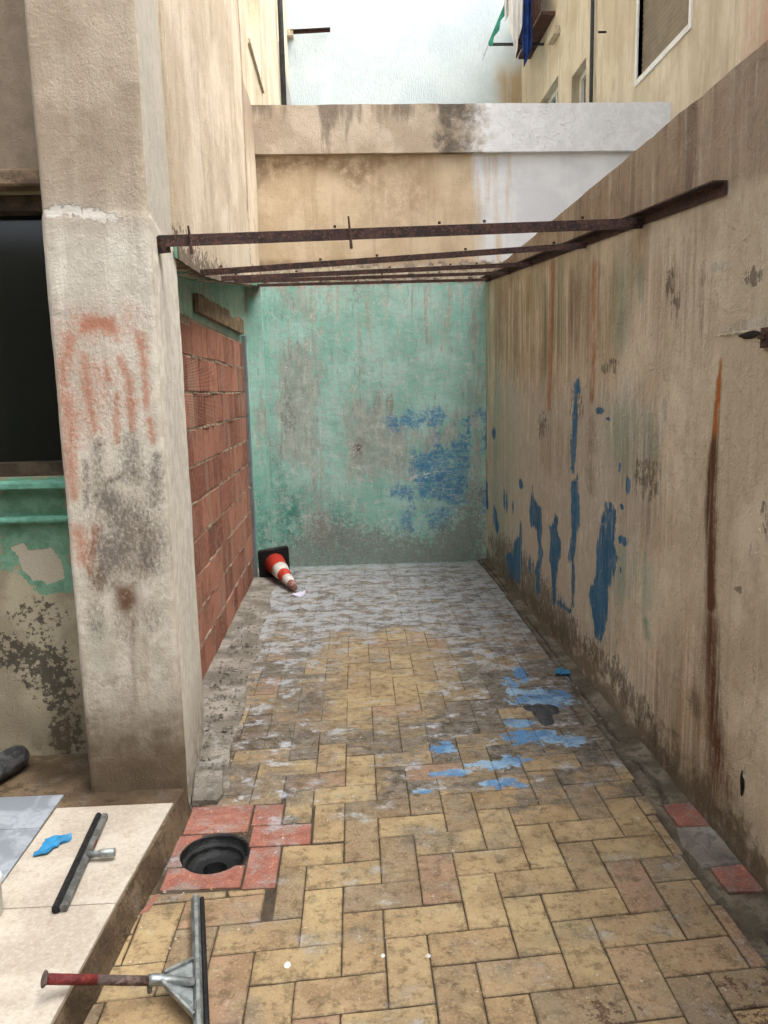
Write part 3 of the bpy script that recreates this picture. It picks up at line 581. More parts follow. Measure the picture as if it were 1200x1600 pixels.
def mat_concrete(name, a, b, k=1.0, white=0.6):
    m = Mat(name, 0.95)
    n1 = m.noise(5, 6, 0.6); n2 = m.noise(20, 7, 0.7); n3 = m.noise(90, 5, 0.65)
    c = m.mix(m.step(n1, 0.3, 0.7), lin(*a), lin(*b))
    c = m.mix(m.math('MULTIPLY', m.step(n2, 0.5, 0.68), 0.6), c, tuple(x * 0.5 for x in lin(*a)[:3]) + (1,))
    c = m.mix(m.math('MULTIPLY', m.step(m.noise(7, 7, 0.7), 0.6, 0.95), white), c, lin(176, 176, 172))
    c = m.mix(m.math('MULTIPLY', m.attr('dark'), 0.85), c, lin(64, 56, 46))
    c = m.mix(m.math('MULTIPLY', m.attr('blue'), m.step(n2, 0.4, 0.6)), c, lin(70, 142, 196))
    m.relief(n2, 0.6 * k); m.relief(n3, 0.35 * k)
    return m.done(c, 0.012)

def mat_brick():
    m = Mat('hollow_clay_brick', 0.9)
    t = m.attr('tint')
    n1 = m.noise(6, 6, 0.6); n2 = m.noise(30, 6, 0.65)
    z = m.xyz()
    c = m.mix(t, lin(134, 72, 52), lin(194, 122, 94))
    c = m.mix(m.math('MULTIPLY', m.step(n1, 0.5, 0.75), 0.4), c, lin(120, 66, 52))
    c = m.mix(m.math('MULTIPLY', m.step(n2, 0.58, 0.72), 0.45), c, lin(184, 140, 116))
    c = m.mix(m.math('MULTIPLY', m.step(m.noise(1.0, 6, 0.65, sc=(8, 8, 1.5)), 0.58, 0.7), 0.5), c, lin(160, 140, 116))
    w = m.n.new('ShaderNodeTexWave'); w.wave_type = 'BANDS'; w.bands_direction = 'Z'
    w.inputs['Scale'].default_value = 38; w.inputs['Distortion'].default_value = 0.3
    m.put(w.inputs['Vector'], m.pos)
    m.relief(w.outputs['Fac'], 0.45); m.relief(n2, 0.2)
    c = m.mix(m.math('MULTIPLY', m.step(w.outputs['Fac'], 0.35, 0.0), 0.35), c, lin(98, 50, 40))
    return m.done(c, 0.006)

def mat_rust_steel():
    m = Mat('rusted_steel', 0.75, 0.4)
    n1 = m.noise(14, 6, 0.65); n2 = m.noise(80, 5, 0.65)
    c = m.mix(m.step(n1, 0.3, 0.7), lin(46, 30, 26), lin(70, 44, 36))
    c = m.mix(m.math('MULTIPLY', m.step(n2, 0.55, 0.7), 0.6), c, lin(116, 70, 48))
    m.relief(n2, 0.4); m.relief(n1, 0.3)
    return m.done(c, 0.004)

BLUE = [tuple(s[2]) for s in DATA['fl'] if s[0] == 'blue']
M_RIGHT = mat_right(); M_BACK = mat_back(); M_PARAPET = mat_parapet(); M_PILLAR = mat_pillar(); M_LW = mat_leftwall()
M_FAC = mat_facade('streaked_beige_render', (214, 194, 164), (234, 216, 188), (176, 150, 116))
M_YEL = mat_facade('streaked_yellow_render', (214, 197, 164), (230, 215, 184), (178, 148, 106), (172, 148, 112), 1.0)
M_WHITE = mat_facade('pale_blue_white_render', (202, 217, 221), (212, 226, 228), (188, 206, 210), (196, 210, 213), 0.5)
M_REAR = mat_facade('grey_beige_render', (150, 136, 116), (172, 156, 132), (128, 112, 90))
M_TILE = mat_tile(); M_MORTAR = mat_mortar(); M_BRICK = mat_brick(); M_STEEL = mat_rust_steel()
M_KERB = mat_concrete('brown_kerb_concrete', (104, 92, 72), (142, 128, 106), 1.2, 0.3)
M_DUST = mat_concrete('dusty_concrete', (126, 118, 104), (160, 152, 138))
M_RISER = mat_concrete('soiled_step_concrete', (86, 68, 46), (122, 100, 72), 1.0, 0.12)
M_BMORTAR = mat_concrete('brick_mortar', (158, 136, 112), (184, 162, 136))
M_GREENP = plain('chipped_green_paint', lin(96, 160, 134), 0.8, 0.2, 14, 0.3)
M_WOOD = plain('old_wood', lin(128, 104, 76), 0.85, 0.3, 16, 0.4)
M_WOODD = plain('dark_window_wood', lin(78, 62, 44), 0.7, 0.3, 16, 0.3)

# ------------------------------------------------------------------ large structure
def panel(name, axis, fixed, sgn, us, v0, v1, nv, thick, mat, parent=None, shapes=None, holes=(), amp=0.003, extra=None, seed=0, reveal=0.15, soften=None):
    us = np.asarray(us, float)
    f0 = v0 if callable(v0) else (lambda u: np.full_like(u, v0)); f1 = v1 if callable(v1) else (lambda u: np.full_like(u, v1))
    t = np.linspace(0, 1, nv)
    if holes:
        us = np.unique(np.round(np.concatenate([us, [h[0] for h in holes], [h[1] for h in holes]]), 4))
        t = np.unique(np.round(np.concatenate([t] + [[(h[2] - v0) / (v1 - v0), (h[3] - v0) / (v1 - v0)] for h in holes]), 6))
        us = us[(us >= us.min())]; t = t[(t >= 0) & (t <= 1)]
    nu, nv = len(us), len(t)
    U = np.repeat(us[:, None], nv, 1); a0 = f0(us)[:, None]; a1 = f1(us)[:, None]
    V = a0 + (a1 - a0) * t[None, :]
    D = amp * 2 * (fbm(U * 3.1 + seed, V * 3.1, seed) - 0.5) + amp * 0.7 * (fbm(U * 17, V * 17 + seed, seed + 5, 3) - 0.5)
    W = fixed + sgn * D
    def pts(u, v, w):
        return np.stack([w, u, v], -1).reshape(-1, 3) if axis == 'x' else np.stack([u, w, v], -1).reshape(-1, 3)
    verts = pts(U, V, W)
    idx = np.arange(nu * nv).reshape(nu, nv)
    F = np.stack([idx[:-1, :-1], idx[1:, :-1], idx[1:, 1:], idx[:-1, 1:]], -1).reshape(-1, 4)
    if holes:
        cu = (U[:-1, :-1] + U[1:, 1:]).ravel() / 2; cv = (V[:-1, :-1] + V[1:, 1:]).ravel() / 2
        keep = np.ones(len(F), bool)
        for h in holes: keep &= ~((cu > h[0]) & (cu < h[1]) & (cv > h[2]) & (cv < h[3]))
        F = F[keep]
    flip = (axis == 'x') == (sgn < 0)                      # make the normals point along sgn
    if flip: F = F[:, ::-1]
    at = fields(U, V, shapes, soften) if shapes else {}
    if extra: at.update(extra(U, V))
    border = np.concatenate([idx[:, 0], idx[-1, 1:], idx[-2::-1, -1], idx[0, -2:0:-1]])
    n0 = len(verts); nb = len(border)
    bv = verts[border].copy(); kv = bv.copy()
    kv[:, 0 if axis == 'x' else 1] = fixed - sgn * thick
    verts = np.concatenate([verts, bv, kv])
    i = np.arange(nb); j = (i + 1) % nb
    S = np.stack([n0 + j, n0 + i, n0 + nb + i, n0 + nb + j], -1)
    c = [n0 + nb + 0, n0 + nb + nu - 1, n0 + nb + nu + nv - 2, n0 + nb + 2 * nu + nv - 3]
    B = np.array([c[::-1]])
    if flip: S = S[:, ::-1]; B = B[:, ::-1]
    parts = [F, S, B]
    ex = []
    for h in holes:
        base = len(verts) + len(ex) * 0
        w1 = fixed - sgn * reveal
        q = [(h[0], h[2]), (h[1], h[2]), (h[1], h[3]), (h[0], h[3])]
        fr = pts(np.array([a for a, b in q]), np.array([b for a, b in q]), np.full(4, fixed + sgn * 0.0))
        bk = pts(np.array([a for a, b in q]), np.array([b for a, b in q]), np.full(4, w1))
        verts = np.concatenate([verts, fr, bk])
        R_ = np.array([[base + k, base + (k + 1) % 4, base + 4 + (k + 1) % 4, base + 4 + k] for k in range(4)])
        parts.append(R_ if not flip else R_[:, ::-1])
    F = np.concatenate(parts)
    at2 = {}
    for k, v in at.items():
        v = v.ravel(); at2[k] = np.concatenate([v, v[border], v[border] * 0, np.zeros(len(verts) - n0 - 2 * nb)])
    return mk(name, verts, F, mat, parent, True, at2)

def smooth_grid(o):
    return o

rail_z = lambda y: 2.215 + 0.0735 * (y - 2.6)

# --- ground slab with the drain opening, the tiles lie on it
DRAIN = (-0.518, 2.548); DR = 0.118
def build_floor():
    g = G()
    x0, x1, y0, y1 = DRAIN[0] - 0.2, DRAIN[0] + 0.2, DRAIN[1] - 0.2, DRAIN[1] + 0.2
    X0, X1, Y0, Y1 = -40, 40, -30, 50
    z = -0.0045
    for a, b, c, d in [(X0, x0, Y0, Y1), (x1, X1, Y0, Y1), (x0, x1, Y0, y0), (x0, x1, y1, Y1)]:
        g.add([(a, c, z), (b, c, z), (b, d, z), (a, d, z)], [(0, 1, 2, 3)])
    n = 48; ring = []; outer = []
    for k in range(n):
        t = 2 * math.pi * k / n; cx, sx = math.cos(t), math.sin(t)
        q = 0.2 / max(abs(cx), abs(sx))
        ring.append((DRAIN[0] + DR * cx, DRAIN[1] + DR * sx, z)); outer.append((DRAIN[0] + q * cx, DRAIN[1] + q * sx, z))
    g.add(ring + outer, [(k, n + k, n + (k + 1) % n, (k + 1) % n) for k in range(n)])
    o = g.build('floor', M_MORTAR)
    return tag(o, 'courtyard floor of yellow herringbone tiles with grey grime and blue paint', None, None, 'structure')
floor = build_floor()

# --- tiles
GI = np.array([0.12633, 0.00864]); GJ = np.array([0.00120, 0.13148]); GO = np.array([0.19356, 2.47447])
def cell(i, j): return GO + GI * i + GJ * j
def clip_half(poly, n, d):
    """keep n.p <= d"""
    out = []
    for k in range(len(poly)):
        a = np.array(poly[k]); b = np.array(poly[(k + 1) % len(poly)])
        da, db = n @ a - d, n @ b - d
        if da <= 0: out.append(a)
        if da * db < 0: out.append(a + (b - a) * da / (da - db))
    return out
def area(p):
    p = np.array(p)
    if len(p) < 3: return 0.0
    return 0.5 * abs(np.dot(p[:, 0], np.roll(p[:, 1], -1)) - np.dot(p[:, 1], np.roll(p[:, 0], -1)))
def cut_rect(poly, r):
    x0, x1, y0, y1 = r
    xs = [p[0] for p in poly]; ys = [p[1] for p in poly]
    if max(xs) <= x0 or min(xs) >= x1 or max(ys) <= y0 or min(ys) >= y1: return poly
    c = [clip_half(poly, np.array([1, 0.]), x0), clip_half(poly, np.array([-1, 0.]), -x1), clip_half(poly, np.array([0, 1.]), y0), clip_half(poly, np.array([0, -1.]), -y1)]
    return max(c, key=area)
def cut_circle(poly, c, r):
    """polygon minus a disc that bites its rim once"""
    P = []
    for k in range(len(poly)):
        a = np.array(poly[k]); b = np.array(poly[(k + 1) % len(poly)])
        m = max(2, int(np.linalg.norm(b - a) / 0.012))
        P += [a + (b - a) * q / m for q in range(m)]
    out = [np.linalg.norm(p - c) > r for p in P]
    if all(out): return poly
    if not any(out): return []
    n = len(P); s = next(k for k in range(n) if out[k] and not out[k - 1])
    run = []
    k = s
    while out[k % n]: run.append(P[k % n]); k += 1
    a0 = math.atan2(*(run[-1] - c)[::-1]); a1 = math.atan2(*(run[0] - c)[::-1])
    d = (a1 - a0) % (2 * math.pi)
    if d > math.pi: d -= 2 * math.pi
    m = max(2, int(abs(d) / 0.15))
    return run + [c + r * np.array([math.cos(a0 + d * q / m), math.sin(a0 + d * q / m)]) for q in range(0, m + 1)]

RED = [(-0.655, -0.416, 2.676, 2.868), (-0.408, -0.296, 2.715, 2.862), (-0.40, -0.180, 2.578, 2.708), (-0.392, -0.283, 2.338, 2.570), (-0.662, -0.400, 2.350, 2.470), (-0.668, -0.58, 2.478, 2.670)]
RED_AREAS = [(-0.9, -0.29, 2.71, 2.872), (-0.9, -0.172, 2.574, 2.72), (-0.9, -0.277, 2.332, 2.58)]
REDR = [(1.158, 1.272, 2.545, 2.70), (1.156, 1.272, 2.175, 2.305)]
def edge_r(y):                                             # where the tile field ends on the right
    return np.interp(y, [0, 1.88, 2.28, 2.6, 2.8, 3.24, 3.9, 4.95, 5.95, 7.1], [1.12, 1.12, 1.105, 1.12, 1.13, 1.15, 1.165, 1.18, 1.20, 1.19])
def edge_l(y):
    return np.interp(y, [0, 1.7, 2.33, 2.36, 2.87, 2.9, 3.65, 4.8, 6.1, 7.1], [-0.735, -0.735, -0.70, -0.69, -0.66, -0.55, -0.60, -0.63, -0.66, -0.70])

def rough(poly):
    """wear a tile's outline: nibbled corners and slightly wavy sides"""
    out = []
    for k in range(len(poly)):
        a = np.array(poly[k]); b = np.array(poly[(k + 1) % len(poly)]); L = np.linalg.norm(b - a)
        if L < 0.04: out.append(a); continue
        d = (b - a) / L; nrm = np.array([-d[1], d[0]])
        c = rng.uniform(0.001, 0.004) if rng.random() < 0.85 else rng.uniform(0.006, 0.014)
        out.append(a + d * c); 
        out.append(a + d * L * rng.uniform(0.35, 0.65) + nrm * rng.uniform(-0.0004, 0.0012))
        out.append(b - d * rng.uniform(0.001, 0.004))
    return out

def build_tiles():
    T = []
    for i in range(-9, 10):
        for j in range(-11, 37):
            k = (i + j) % 4
            if k == 0: q = (i, i + 2, j, j + 1)
            elif k == 2: q = (i, i + 1, j, j + 2)
            else: continue
            yc = float(cell(i, j)[1]); gp = np.interp(yc, [2.8, 3.6], [0.0019, 0.0009]) / 0.128
            jit = lambda: rng.uniform(-0.006, 0.006)
            poly = [cell(q[0] + gp + jit(), q[2] + gp + jit()), cell(q[1] - gp + jit(), q[2] + gp + jit()), cell(q[1] - gp + jit(), q[3] - gp + jit()), cell(q[0] + gp + jit(), q[3] - gp + jit())]
            c = np.mean(poly, 0)
            er, el = edge_r(c[1]), edge_l(c[1])
            poly = clip_half(poly, np.array([1, 0.]), er + rng.uniform(-0.012, 0.006))
            if len(poly) >= 3: poly = clip_half(poly, np.array([-1, 0.]), -el)
            if len(poly) >= 3: poly = clip_half(poly, np.array([0, 1.]), 7.08)
            for r in RED_AREAS:
                if len(poly) >= 3: poly = cut_rect(poly, r)
            if len(poly) < 3 or area(poly) < 0.0007: continue
            poly = rough(poly)
            T.append((poly, 0.0))
    T.sort(key=lambda t: np.mean(t[0], 0)[1])
    reds = []
    for (x0, x1, y0, y1) in RED:
        p = cut_circle([np.array([x0, y0]), np.array([x1, y0]), np.array([x1, y1]), np.array([x0, y1])], np.array(DRAIN), DR + 0.002)
        if len(p) >= 3: reds.append((p, 1.0))
    reds.append(([np.array(p) for p in [(-0.70, 2.235), (-0.672, 2.25), (-0.655, 2.335), (-0.672, 2.335)]], 1.0))
    for (x0, x1, y0, y1) in REDR:
        reds.append(([np.array(p) for p in [(x0, y0 + .006), (x1, y0), (x1, y1 + .01), (x0, y1)]], 1.0))
    def mesh(poly, red, zt):
        n = len(poly); c = np.mean(poly, 0)
        ch = float(np.interp(c[1], [2.8, 3.8], [0.0022, 0.001]))
        ins = []
        for p in poly:
            d = c - p; L = np.linalg.norm(d) + 1e-9; ins.append(p + d / L * ch * 1.5)
        in2 = []
        for p in poly:
            d = c - p; L = np.linalg.norm(d) + 1e-9; in2.append(p + d / L * 0.008)
        tx, ty = rng.uniform(-0.004, 0.004), rng.uniform(-0.004, 0.004)
        zz = lambda p: zt + tx * (p[0] - c[0]) + ty * (p[1] - c[1])
        v = [(p[0], p[1], -0.012) for p in poly] + [(p[0], p[1], zz(p) - ch) for p in poly] + [(p[0], p[1], zz(p)) for p in ins] + [(p[0], p[1], zz(p) + 0.0003) for p in in2]
        f = []
        for a in range(3):
            f += [(a * n + k, a * n + (k + 1) % n, (a + 1) * n + (k + 1) % n, (a + 1) * n + k) for k in range(n)]
        f.append(tuple(range(3 * n, 4 * n)))
        t = rng.random()
        at = {'wear': [rng.random()] * (4 * n), 'tint': [t] * (4 * n), 'red': [red] * (4 * n), 'edge': [1.0] * (3 * n) + [0.0] * n}
        return v, f, at
    for p, r in reds:
        v, f, at = mesh(p, r, 0.001 + rng.uniform(0, 0.001) if p[0][0] < 1 else 0.0165)
        mk('tile', v, f, M_TILE, floor, False, at)
    far = []
    for n_, (p, r) in enumerate(T):
        v, f, at = mesh(p, r, rng.uniform(-0.0012, 0.0012))
        if n_ < 290: mk('tile', v, f, M_TILE, floor, False, at)
        else: far.append((v, f, at))
    if far:
        V = []; F = []; A = {'wear': [], 'tint': [], 'red': [], 'edge': []}
        for v, f, at in far:
            b = len(V); V += v; F += [tuple(i + b for i in q) for q in f]
            for k in A: A[k] += at[k]
        o = mk('tile', V, F, M_TILE, floor, False, A)
        o['kind'] = 'stuff'
    return len(T)
NT = build_tiles()
print('tiles', NT)

# --- rough strips of concrete along both walls
def strip(name, x0f, x1f, y0, y1, hf, mat, res=0.011, xr=0.012, parent=None, attr=None):
    ys = np.arange(y0, y1 + res, res); nx = max(4, int(0.2 / xr)); t = np.linspace(0, 1, nx)
    Y = np.repeat(ys[:, None], nx, 1); a = x0f(ys)[:, None]; b = x1f(ys)[:, None]; X = a + (b - a) * t[None, :]
    Z = hf(X, Y, np.repeat(t[None, :], len(ys), 0))
    V = np.stack([X, Y, Z], -1).reshape(-1, 3); idx = np.arange(len(V)).reshape(len(ys), nx)
    F = np.stack([idx[:-1, :-1], idx[:-1, 1:], idx[1:, 1:], idx[1:, :-1]], -1).reshape(-1, 4)
    at = {k: fn(X, Y).ravel() for k, fn in (attr or {}).items()}
    return mk(name, V, F, mat, parent, True, at)

def h_right(X, Y, t):
    crack = np.abs(t - (0.34 + 0.5 * (fbm(Y * 1.7, Y * 0 + 3, 9) - 0.5) + 0.12 * (fbm(Y * 9, Y * 0, 4) - 0.5))) * 0.15
    brk = np.where(fbm(Y * 2.2, Y * 0 + 8, 21) > 0.42, 1.0, 0.0)
    z = 0.001 + 0.006 * np.clip(t * 2.0, 0, 1) + 0.006 * (fbm(X * 9, Y * 9, 3) - 0.5) + 0.006 * np.clip((t - 0.75) * 4, 0, 1)
    z = z + 0.005 * (vnoise(Y * 3.1, X * 6, 12) > 0.5)
    for yr0, yr1 in ((2.52, 2.73), (2.15, 2.33)):
        z = np.where((Y > yr0) & (Y < yr1) & (t > 0.15), 0.004, z)
    z = z - brk * 0.022 * np.exp(-(crack / 0.006) ** 2)
    z = np.where(t < 0.03, -0.01, z)
    return z
def dark_right(X, Y):
    t = (X - edge_r(Y)) / np.maximum(1.285 - edge_r(Y), 1e-3)
    crack = np.abs(t - (0.34 + 0.5 * (fbm(Y * 1.7, Y * 0 + 3, 9) - 0.5) + 0.12 * (fbm(Y * 9, Y * 0, 4) - 0.5))) * 0.15
    return np.clip(np.exp(-(crack / 0.007) ** 2) * (fbm(Y * 2.2, Y * 0 + 8, 21) > 0.42) + 0.6 * np.clip(1 - t * 7, 0, 1), 0, 1)
strip('kerb_strip', lambda y: edge_r(y) - 0.006, lambda y: y * 0 + 1.285, 0.0, 7.15, h_right, M_KERB, parent=floor, attr={'dark': dark_right, 'blue': lambda X, Y: np.clip(1 - np.hypot((X - 1.17) / 0.05, (Y - 4.1) / 0.1), 0, 1)})
def h_left(X, Y, t):
    s = 1 - t
    z = 0.002 + 0.018 * s * s + 0.010 * (fbm(X * 8, Y * 8, 31) - 0.45) + 0.02 * s * np.clip(fbm(X * 3, Y * 3, 44) - 0.45, 0, 1) * 2
    z = z + 0.05 * np.clip(s - 0.6, 0, 1) * np.clip(1 - np.abs(Y - 3.4) / 0.45, 0, 1)
    return np.where(t > 0.97, -0.012, z)
strip('mortar_fillet', lambda y: y * 0 - 0.88, lambda y: edge_l(y) + 0.03 + 0.02 * np.sin(y * 7), 3.0, 7.1, h_left, M_DUST, parent=floor, attr={'dark': lambda X, Y: np.clip(fbm(X * 6, Y * 6, 77) * 2.2 - 1.35, 0, 0.7)})
strip('mortar_fillet', lambda y: y * 0 + 0, lambda y: y * 0 + 1, 0, 0.02, lambda X, Y, t: X * 0 - 0.05, M_DUST, parent=floor) if False else None
# raised concrete lump by the pillar foot
g = G().prism([(-0.66, 2.885), (-0.565, 2.88), (-0.545, 2.93), (-0.575, 3.12), (-0.70, 3.14)], -0.01, 0.028, 0.008)
g.build('mortar_pad', M_DUST, floor)
g = G().prism([(1.135, 2.31), (1.27, 2.315), (1.27, 2.54), (1.14, 2.545), (1.12, 2.42)], -0.01, 0.020, 0.005)
g.build('mortar_pad', M_DUST, floor)

# --- drain
dr = empty('floor_drain', (DRAIN[0], DRAIN[1], -0.14), 'open round black floor drain among red tiles', 'drain')
M_DRAIN = plain('black_plastic', lin(26, 27, 27), 0.5, 0.3, 20, 0.2)
M_HOLE = plain('drain_dark', lin(5, 5, 5), 0.7, 0.2)
def ring(prof, c, seg=48):
    v = []; f = []
    for r, z in prof:
        for k in range(seg):
            t = 2 * math.pi * k / seg; v.append((c[0] + r * math.cos(t), c[1] + r * math.sin(t), z))
    for a in range(len(prof) - 1):
        for k in range(seg): f.append((a*seg+k, a*seg+(k+1) % seg, (a+1)*seg+(k+1) % seg, (a+1)*seg+k))
    return v, f
v, f = ring([(0.128, -0.003), (0.1185, -0.002), (0.1165, -0.006), (0.1165, -0.030), (0.106, -0.033), (0.102, -0.033), (0.101, -0.040), (0.099, -0.056), (0.06, -0.060), (0.042, -0.061)], DRAIN)
mk('drain_rim', v, f, M_DRAIN, dr, True)
v, f = ring([(0.042, -0.061), (0.04, -0.064), (0.04, -0.139), (0.001, -0.1395)], (DRAIN[0], DRAIN[1]))
v2, f2 = ring([(0.0425, -0.0615), (0.0425, -0.1395)], DRAIN)
mk('outlet', v + v2, f + [tuple(i + len(v) for i in q) for q in f2], M_HOLE, dr, True)

# --- right boundary wall
ysR = np.concatenate([np.arange(-1.5, 2.0, 0.06), np.arange(2.0, 7.16, 0.0105)])
def ex_right(U, V):
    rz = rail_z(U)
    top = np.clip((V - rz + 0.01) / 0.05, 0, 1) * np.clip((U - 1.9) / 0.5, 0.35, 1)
    gr = np.clip((V - 2.52) / 0.1, 0, 1) * 0.5
    base = np.clip(1 - V / (0.10 + 0.22 * fbm(U * 1.3, U * 0, 55)), 0, 1) ** 0.7
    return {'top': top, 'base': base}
def fin(sh, name):
    return sh
rw = empty('boundary_wall', (1.36, 3.0, 0), 'long stained beige plaster wall with peeling blue paint on the right', 'wall')
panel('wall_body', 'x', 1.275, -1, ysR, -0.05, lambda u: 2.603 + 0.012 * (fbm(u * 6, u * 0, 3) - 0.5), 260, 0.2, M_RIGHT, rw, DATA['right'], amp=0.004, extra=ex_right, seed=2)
# rusty bracket stub; dark lumps painted as shade inside a slit and hole
g = G().bar((1.270, 2.35, 1.735), (1.270, 2.30, 1.735), 0.02, 0.06)
g.bar((1.268, 2.335, 1.738), (1.252, 2.335, 1.738), 0.035, 0.012)
g.build('bracket_stub', M_STEEL, rw)
M_HOLLOW_SHADE = plain('hollow_shade', lin(38, 30, 22), 0.95, 0.3, 30)  # near-black colour stands in for the shade inside wall openings
M_PALEP = plain('pale_patch_plaster', lin(196, 182, 152), 0.95, 0.2, 40, 0.5)
def lump(c, ax, sx, sz, d, seed, n=18, rings=4):
    """irregular thin lump on a wall facing -X (ax='x') or on the floor (ax='z')"""
    r_ = random.Random(seed); rr = [1 + r_.uniform(-0.28, 0.28) for _ in range(n)]
    rr = [(rr[k - 1] + 2 * rr[k] + rr[(k + 1) % n]) / 4 for k in range(n)]
    v = []; f = []
    for a in range(rings):
        q = 1 - a / rings
        for k in range(n):
            t = 2 * math.pi * k / n; x = math.cos(t) * rr[k] * q; y = math.sin(t) * rr[k] * q
            h = d * (1 - q * q) * r_.uniform(0.75, 1.15)
            v.append((c[0] - h, c[1] + x * sx, c[2] + y * sz) if ax == 'x' else (c[0] + x * sx, c[1] + y * sz, c[2] + h))
    v.append((c[0] - d, c[1], c[2]) if ax == 'x' else (c[0], c[1], c[2] + d))
    for a in range(rings - 1):
        for k in range(n): f.append((a*n+k, a*n+(k+1) % n, (a+1)*n+(k+1) % n, (a+1)*n+k))
    for k in range(n): f.append(((rings-1)*n+k, (rings-1)*n+(k+1) % n, len(v)-1))
    if ax == 'x': f = [tuple(q[::-1]) for q in f]
    return v, f
v, f = lump((1.2725, 2.345, 0.283), 'x', 0.014, 0.045, 0.0035, 5); mk('hole_shade', v, f, M_HOLLOW_SHADE, rw, True)
v, f = lump((1.2735, 2.345, 0.305), 'x', 0.020, 0.06, 0.002, 6); mk('plaster_chip', v, f, M_PALEP, rw, True)
v, f = lump((1.2735, 2.55, 1.762), 'x', 0.15, 0.006, 0.004, 9); mk('plaster_chip', v, f, M_PALEP, rw, True)
v, f = lump((1.272, 2.43, 1.75), 'x', 0.075, 0.012, 0.005, 19); mk('slot_shade', v, f, M_HOLLOW_SHADE, rw, True)

# --- low block at the back: green wall, cream wall above, parapet band
bw = empty('back_wall', (1.2, 7.3, 0), 'back wall in flaking green paint with cream upper part and parapet', 'wall')
xsB = np.concatenate([np.arange(-0.98, 1.34, 0.0095), np.arange(1.35, 4.2, 0.04)])
def ex_back(U, V):
    d = np.clip(1 - V / 0.12, 0, 1)
    return {'base': d}
panel('wall_body', 'y', 7.15, -1, xsB, -0.05, 3.655, 390, 0.3, M_BACK, bw, DATA['back'], soften={'blue': .10, 'worn': .16, 'dirt': .25, 'teal': .2}, amp=0.004, extra=ex_back, seed=11)
panel('parapet', 'y', 7.095, -1, np.arange(-0.745, 4.2, 0.02), 3.645, lambda u: 4.04 + 0.012 * (fbm(u * 5, u * 0, 8) - 0.5), 24, 0.4, M_PARAPET, bw, amp=0.006, seed=13)
g = G()
for k in range(60):                                        # crumbling skirt where the roof used to join
    x = rng.uniform(-0.7, 1.25); s = rng.uniform(0.01, 0.05)
    g.box(x - s, x + s, 7.128 + rng.uniform(0, .015), 7.16, 2.60 + rng.uniform(-.03, .05), 2.66 + rng.uniform(-.02, .06))
o = g.build('plaster_skirt', M_PALEP, bw); o['kind'] = 'stuff'

# --- left building
lb = empty('left_building', (-1.0, 4.5, 0), 'left building with smeared plaster pillar, dark window and overhanging beige facade', 'building')
def build_pillar():
    P = [(-1.035, 3.45), (-1.035, 2.85), (-0.672, 2.85), (-0.745, 3.6)]
    path = []
    def seg(a, b, n): 
        for k in range(n): path.append((a[0] + (b[0] - a[0]) * k / n, a[1] + (b[1] - a[1]) * k / n))
    seg(P[0], (-1.035, 2.862), 10)
    path.extend([(-1.0315, 2.8535)]); seg((-1.023, 2.85), (-0.686, 2.85), 48)
    for k in range(5):
        t = -math.pi / 2 + math.pi / 2 * k / 4
        path.append((-0.686 + 0.013 * math.cos(t), 2.863 + 0.013 * math.sin(t)))
    seg((-0.6745, 2.875), P[3], 80); path.append(P[3])
    path = np.array(path); zs = np.concatenate([np.arange(0, 3.2, 0.0085), np.arange(3.2, 5.41, 0.1)])
    n = len(path); nz = len(zs)
    X = np.repeat(path[:, :1], nz, 1); Y = np.repeat(path[:, 1:], nz, 1); Z = np.repeat(zs[None, :], n, 0)
    d = np.gradient(path, axis=0); nrm = np.stack([d[:, 1], -d[:, 0]], -1); nrm /= np.linalg.norm(nrm, axis=1)[:, None]
    S = np.repeat(np.concatenate([[0], np.cumsum(np.linalg.norm(np.diff(path, axis=0), axis=1))])[:, None], nz, 1)
    D = 0.008 * (fbm(S * 4, Z * 4, 61) - 0.5) + 0.0015 * (fbm(S * 22, Z * 22, 62, 3) - 0.5)
    lower = 1 / (1 + np.exp((Z - 2.23 - 0.03 * (fbm(S * 8, Z * 0, 3) - 0.5)) / 0.006))
    D = D + 0.006 * lower + 0.02 * np.clip(0.2 - Z, 0, 1) * 0
    corner = np.exp(-((S - S[65]) / 0.02) ** 2)
    D = D - corner * 0.008 * fbm(S * 30, Z * 30, 71, 3)
    X = X + nrm[:, :1] * D; Y = Y + nrm[:, 1:] * D
    V = np.stack([X, Y, Z], -1).reshape(-1, 3); idx = np.arange(n * nz).reshape(n, nz)
    F = np.stack([idx[:-1, :-1], idx[1:, :-1], idx[1:, 1:], idx[:-1, 1:]], -1).reshape(-1, 4)
    front = (Y < 2.865)
    at = fields(X, Z, DATA['pil'])
    for k in at: at[k] = at[k] * front
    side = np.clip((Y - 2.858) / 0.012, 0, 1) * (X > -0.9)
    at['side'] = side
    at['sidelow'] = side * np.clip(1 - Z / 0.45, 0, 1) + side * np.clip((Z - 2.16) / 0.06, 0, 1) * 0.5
    top = len(V)
    V = np.concatenate([V, [[-1.035, 3.6, 0], [-1.035, 3.6, 5.4]]])
    mk('pillar', V, F, M_PILLAR, lb, True, {k: np.concatenate([a.ravel(), [0, 0]]) for k, a in at.items()})
build_pillar()

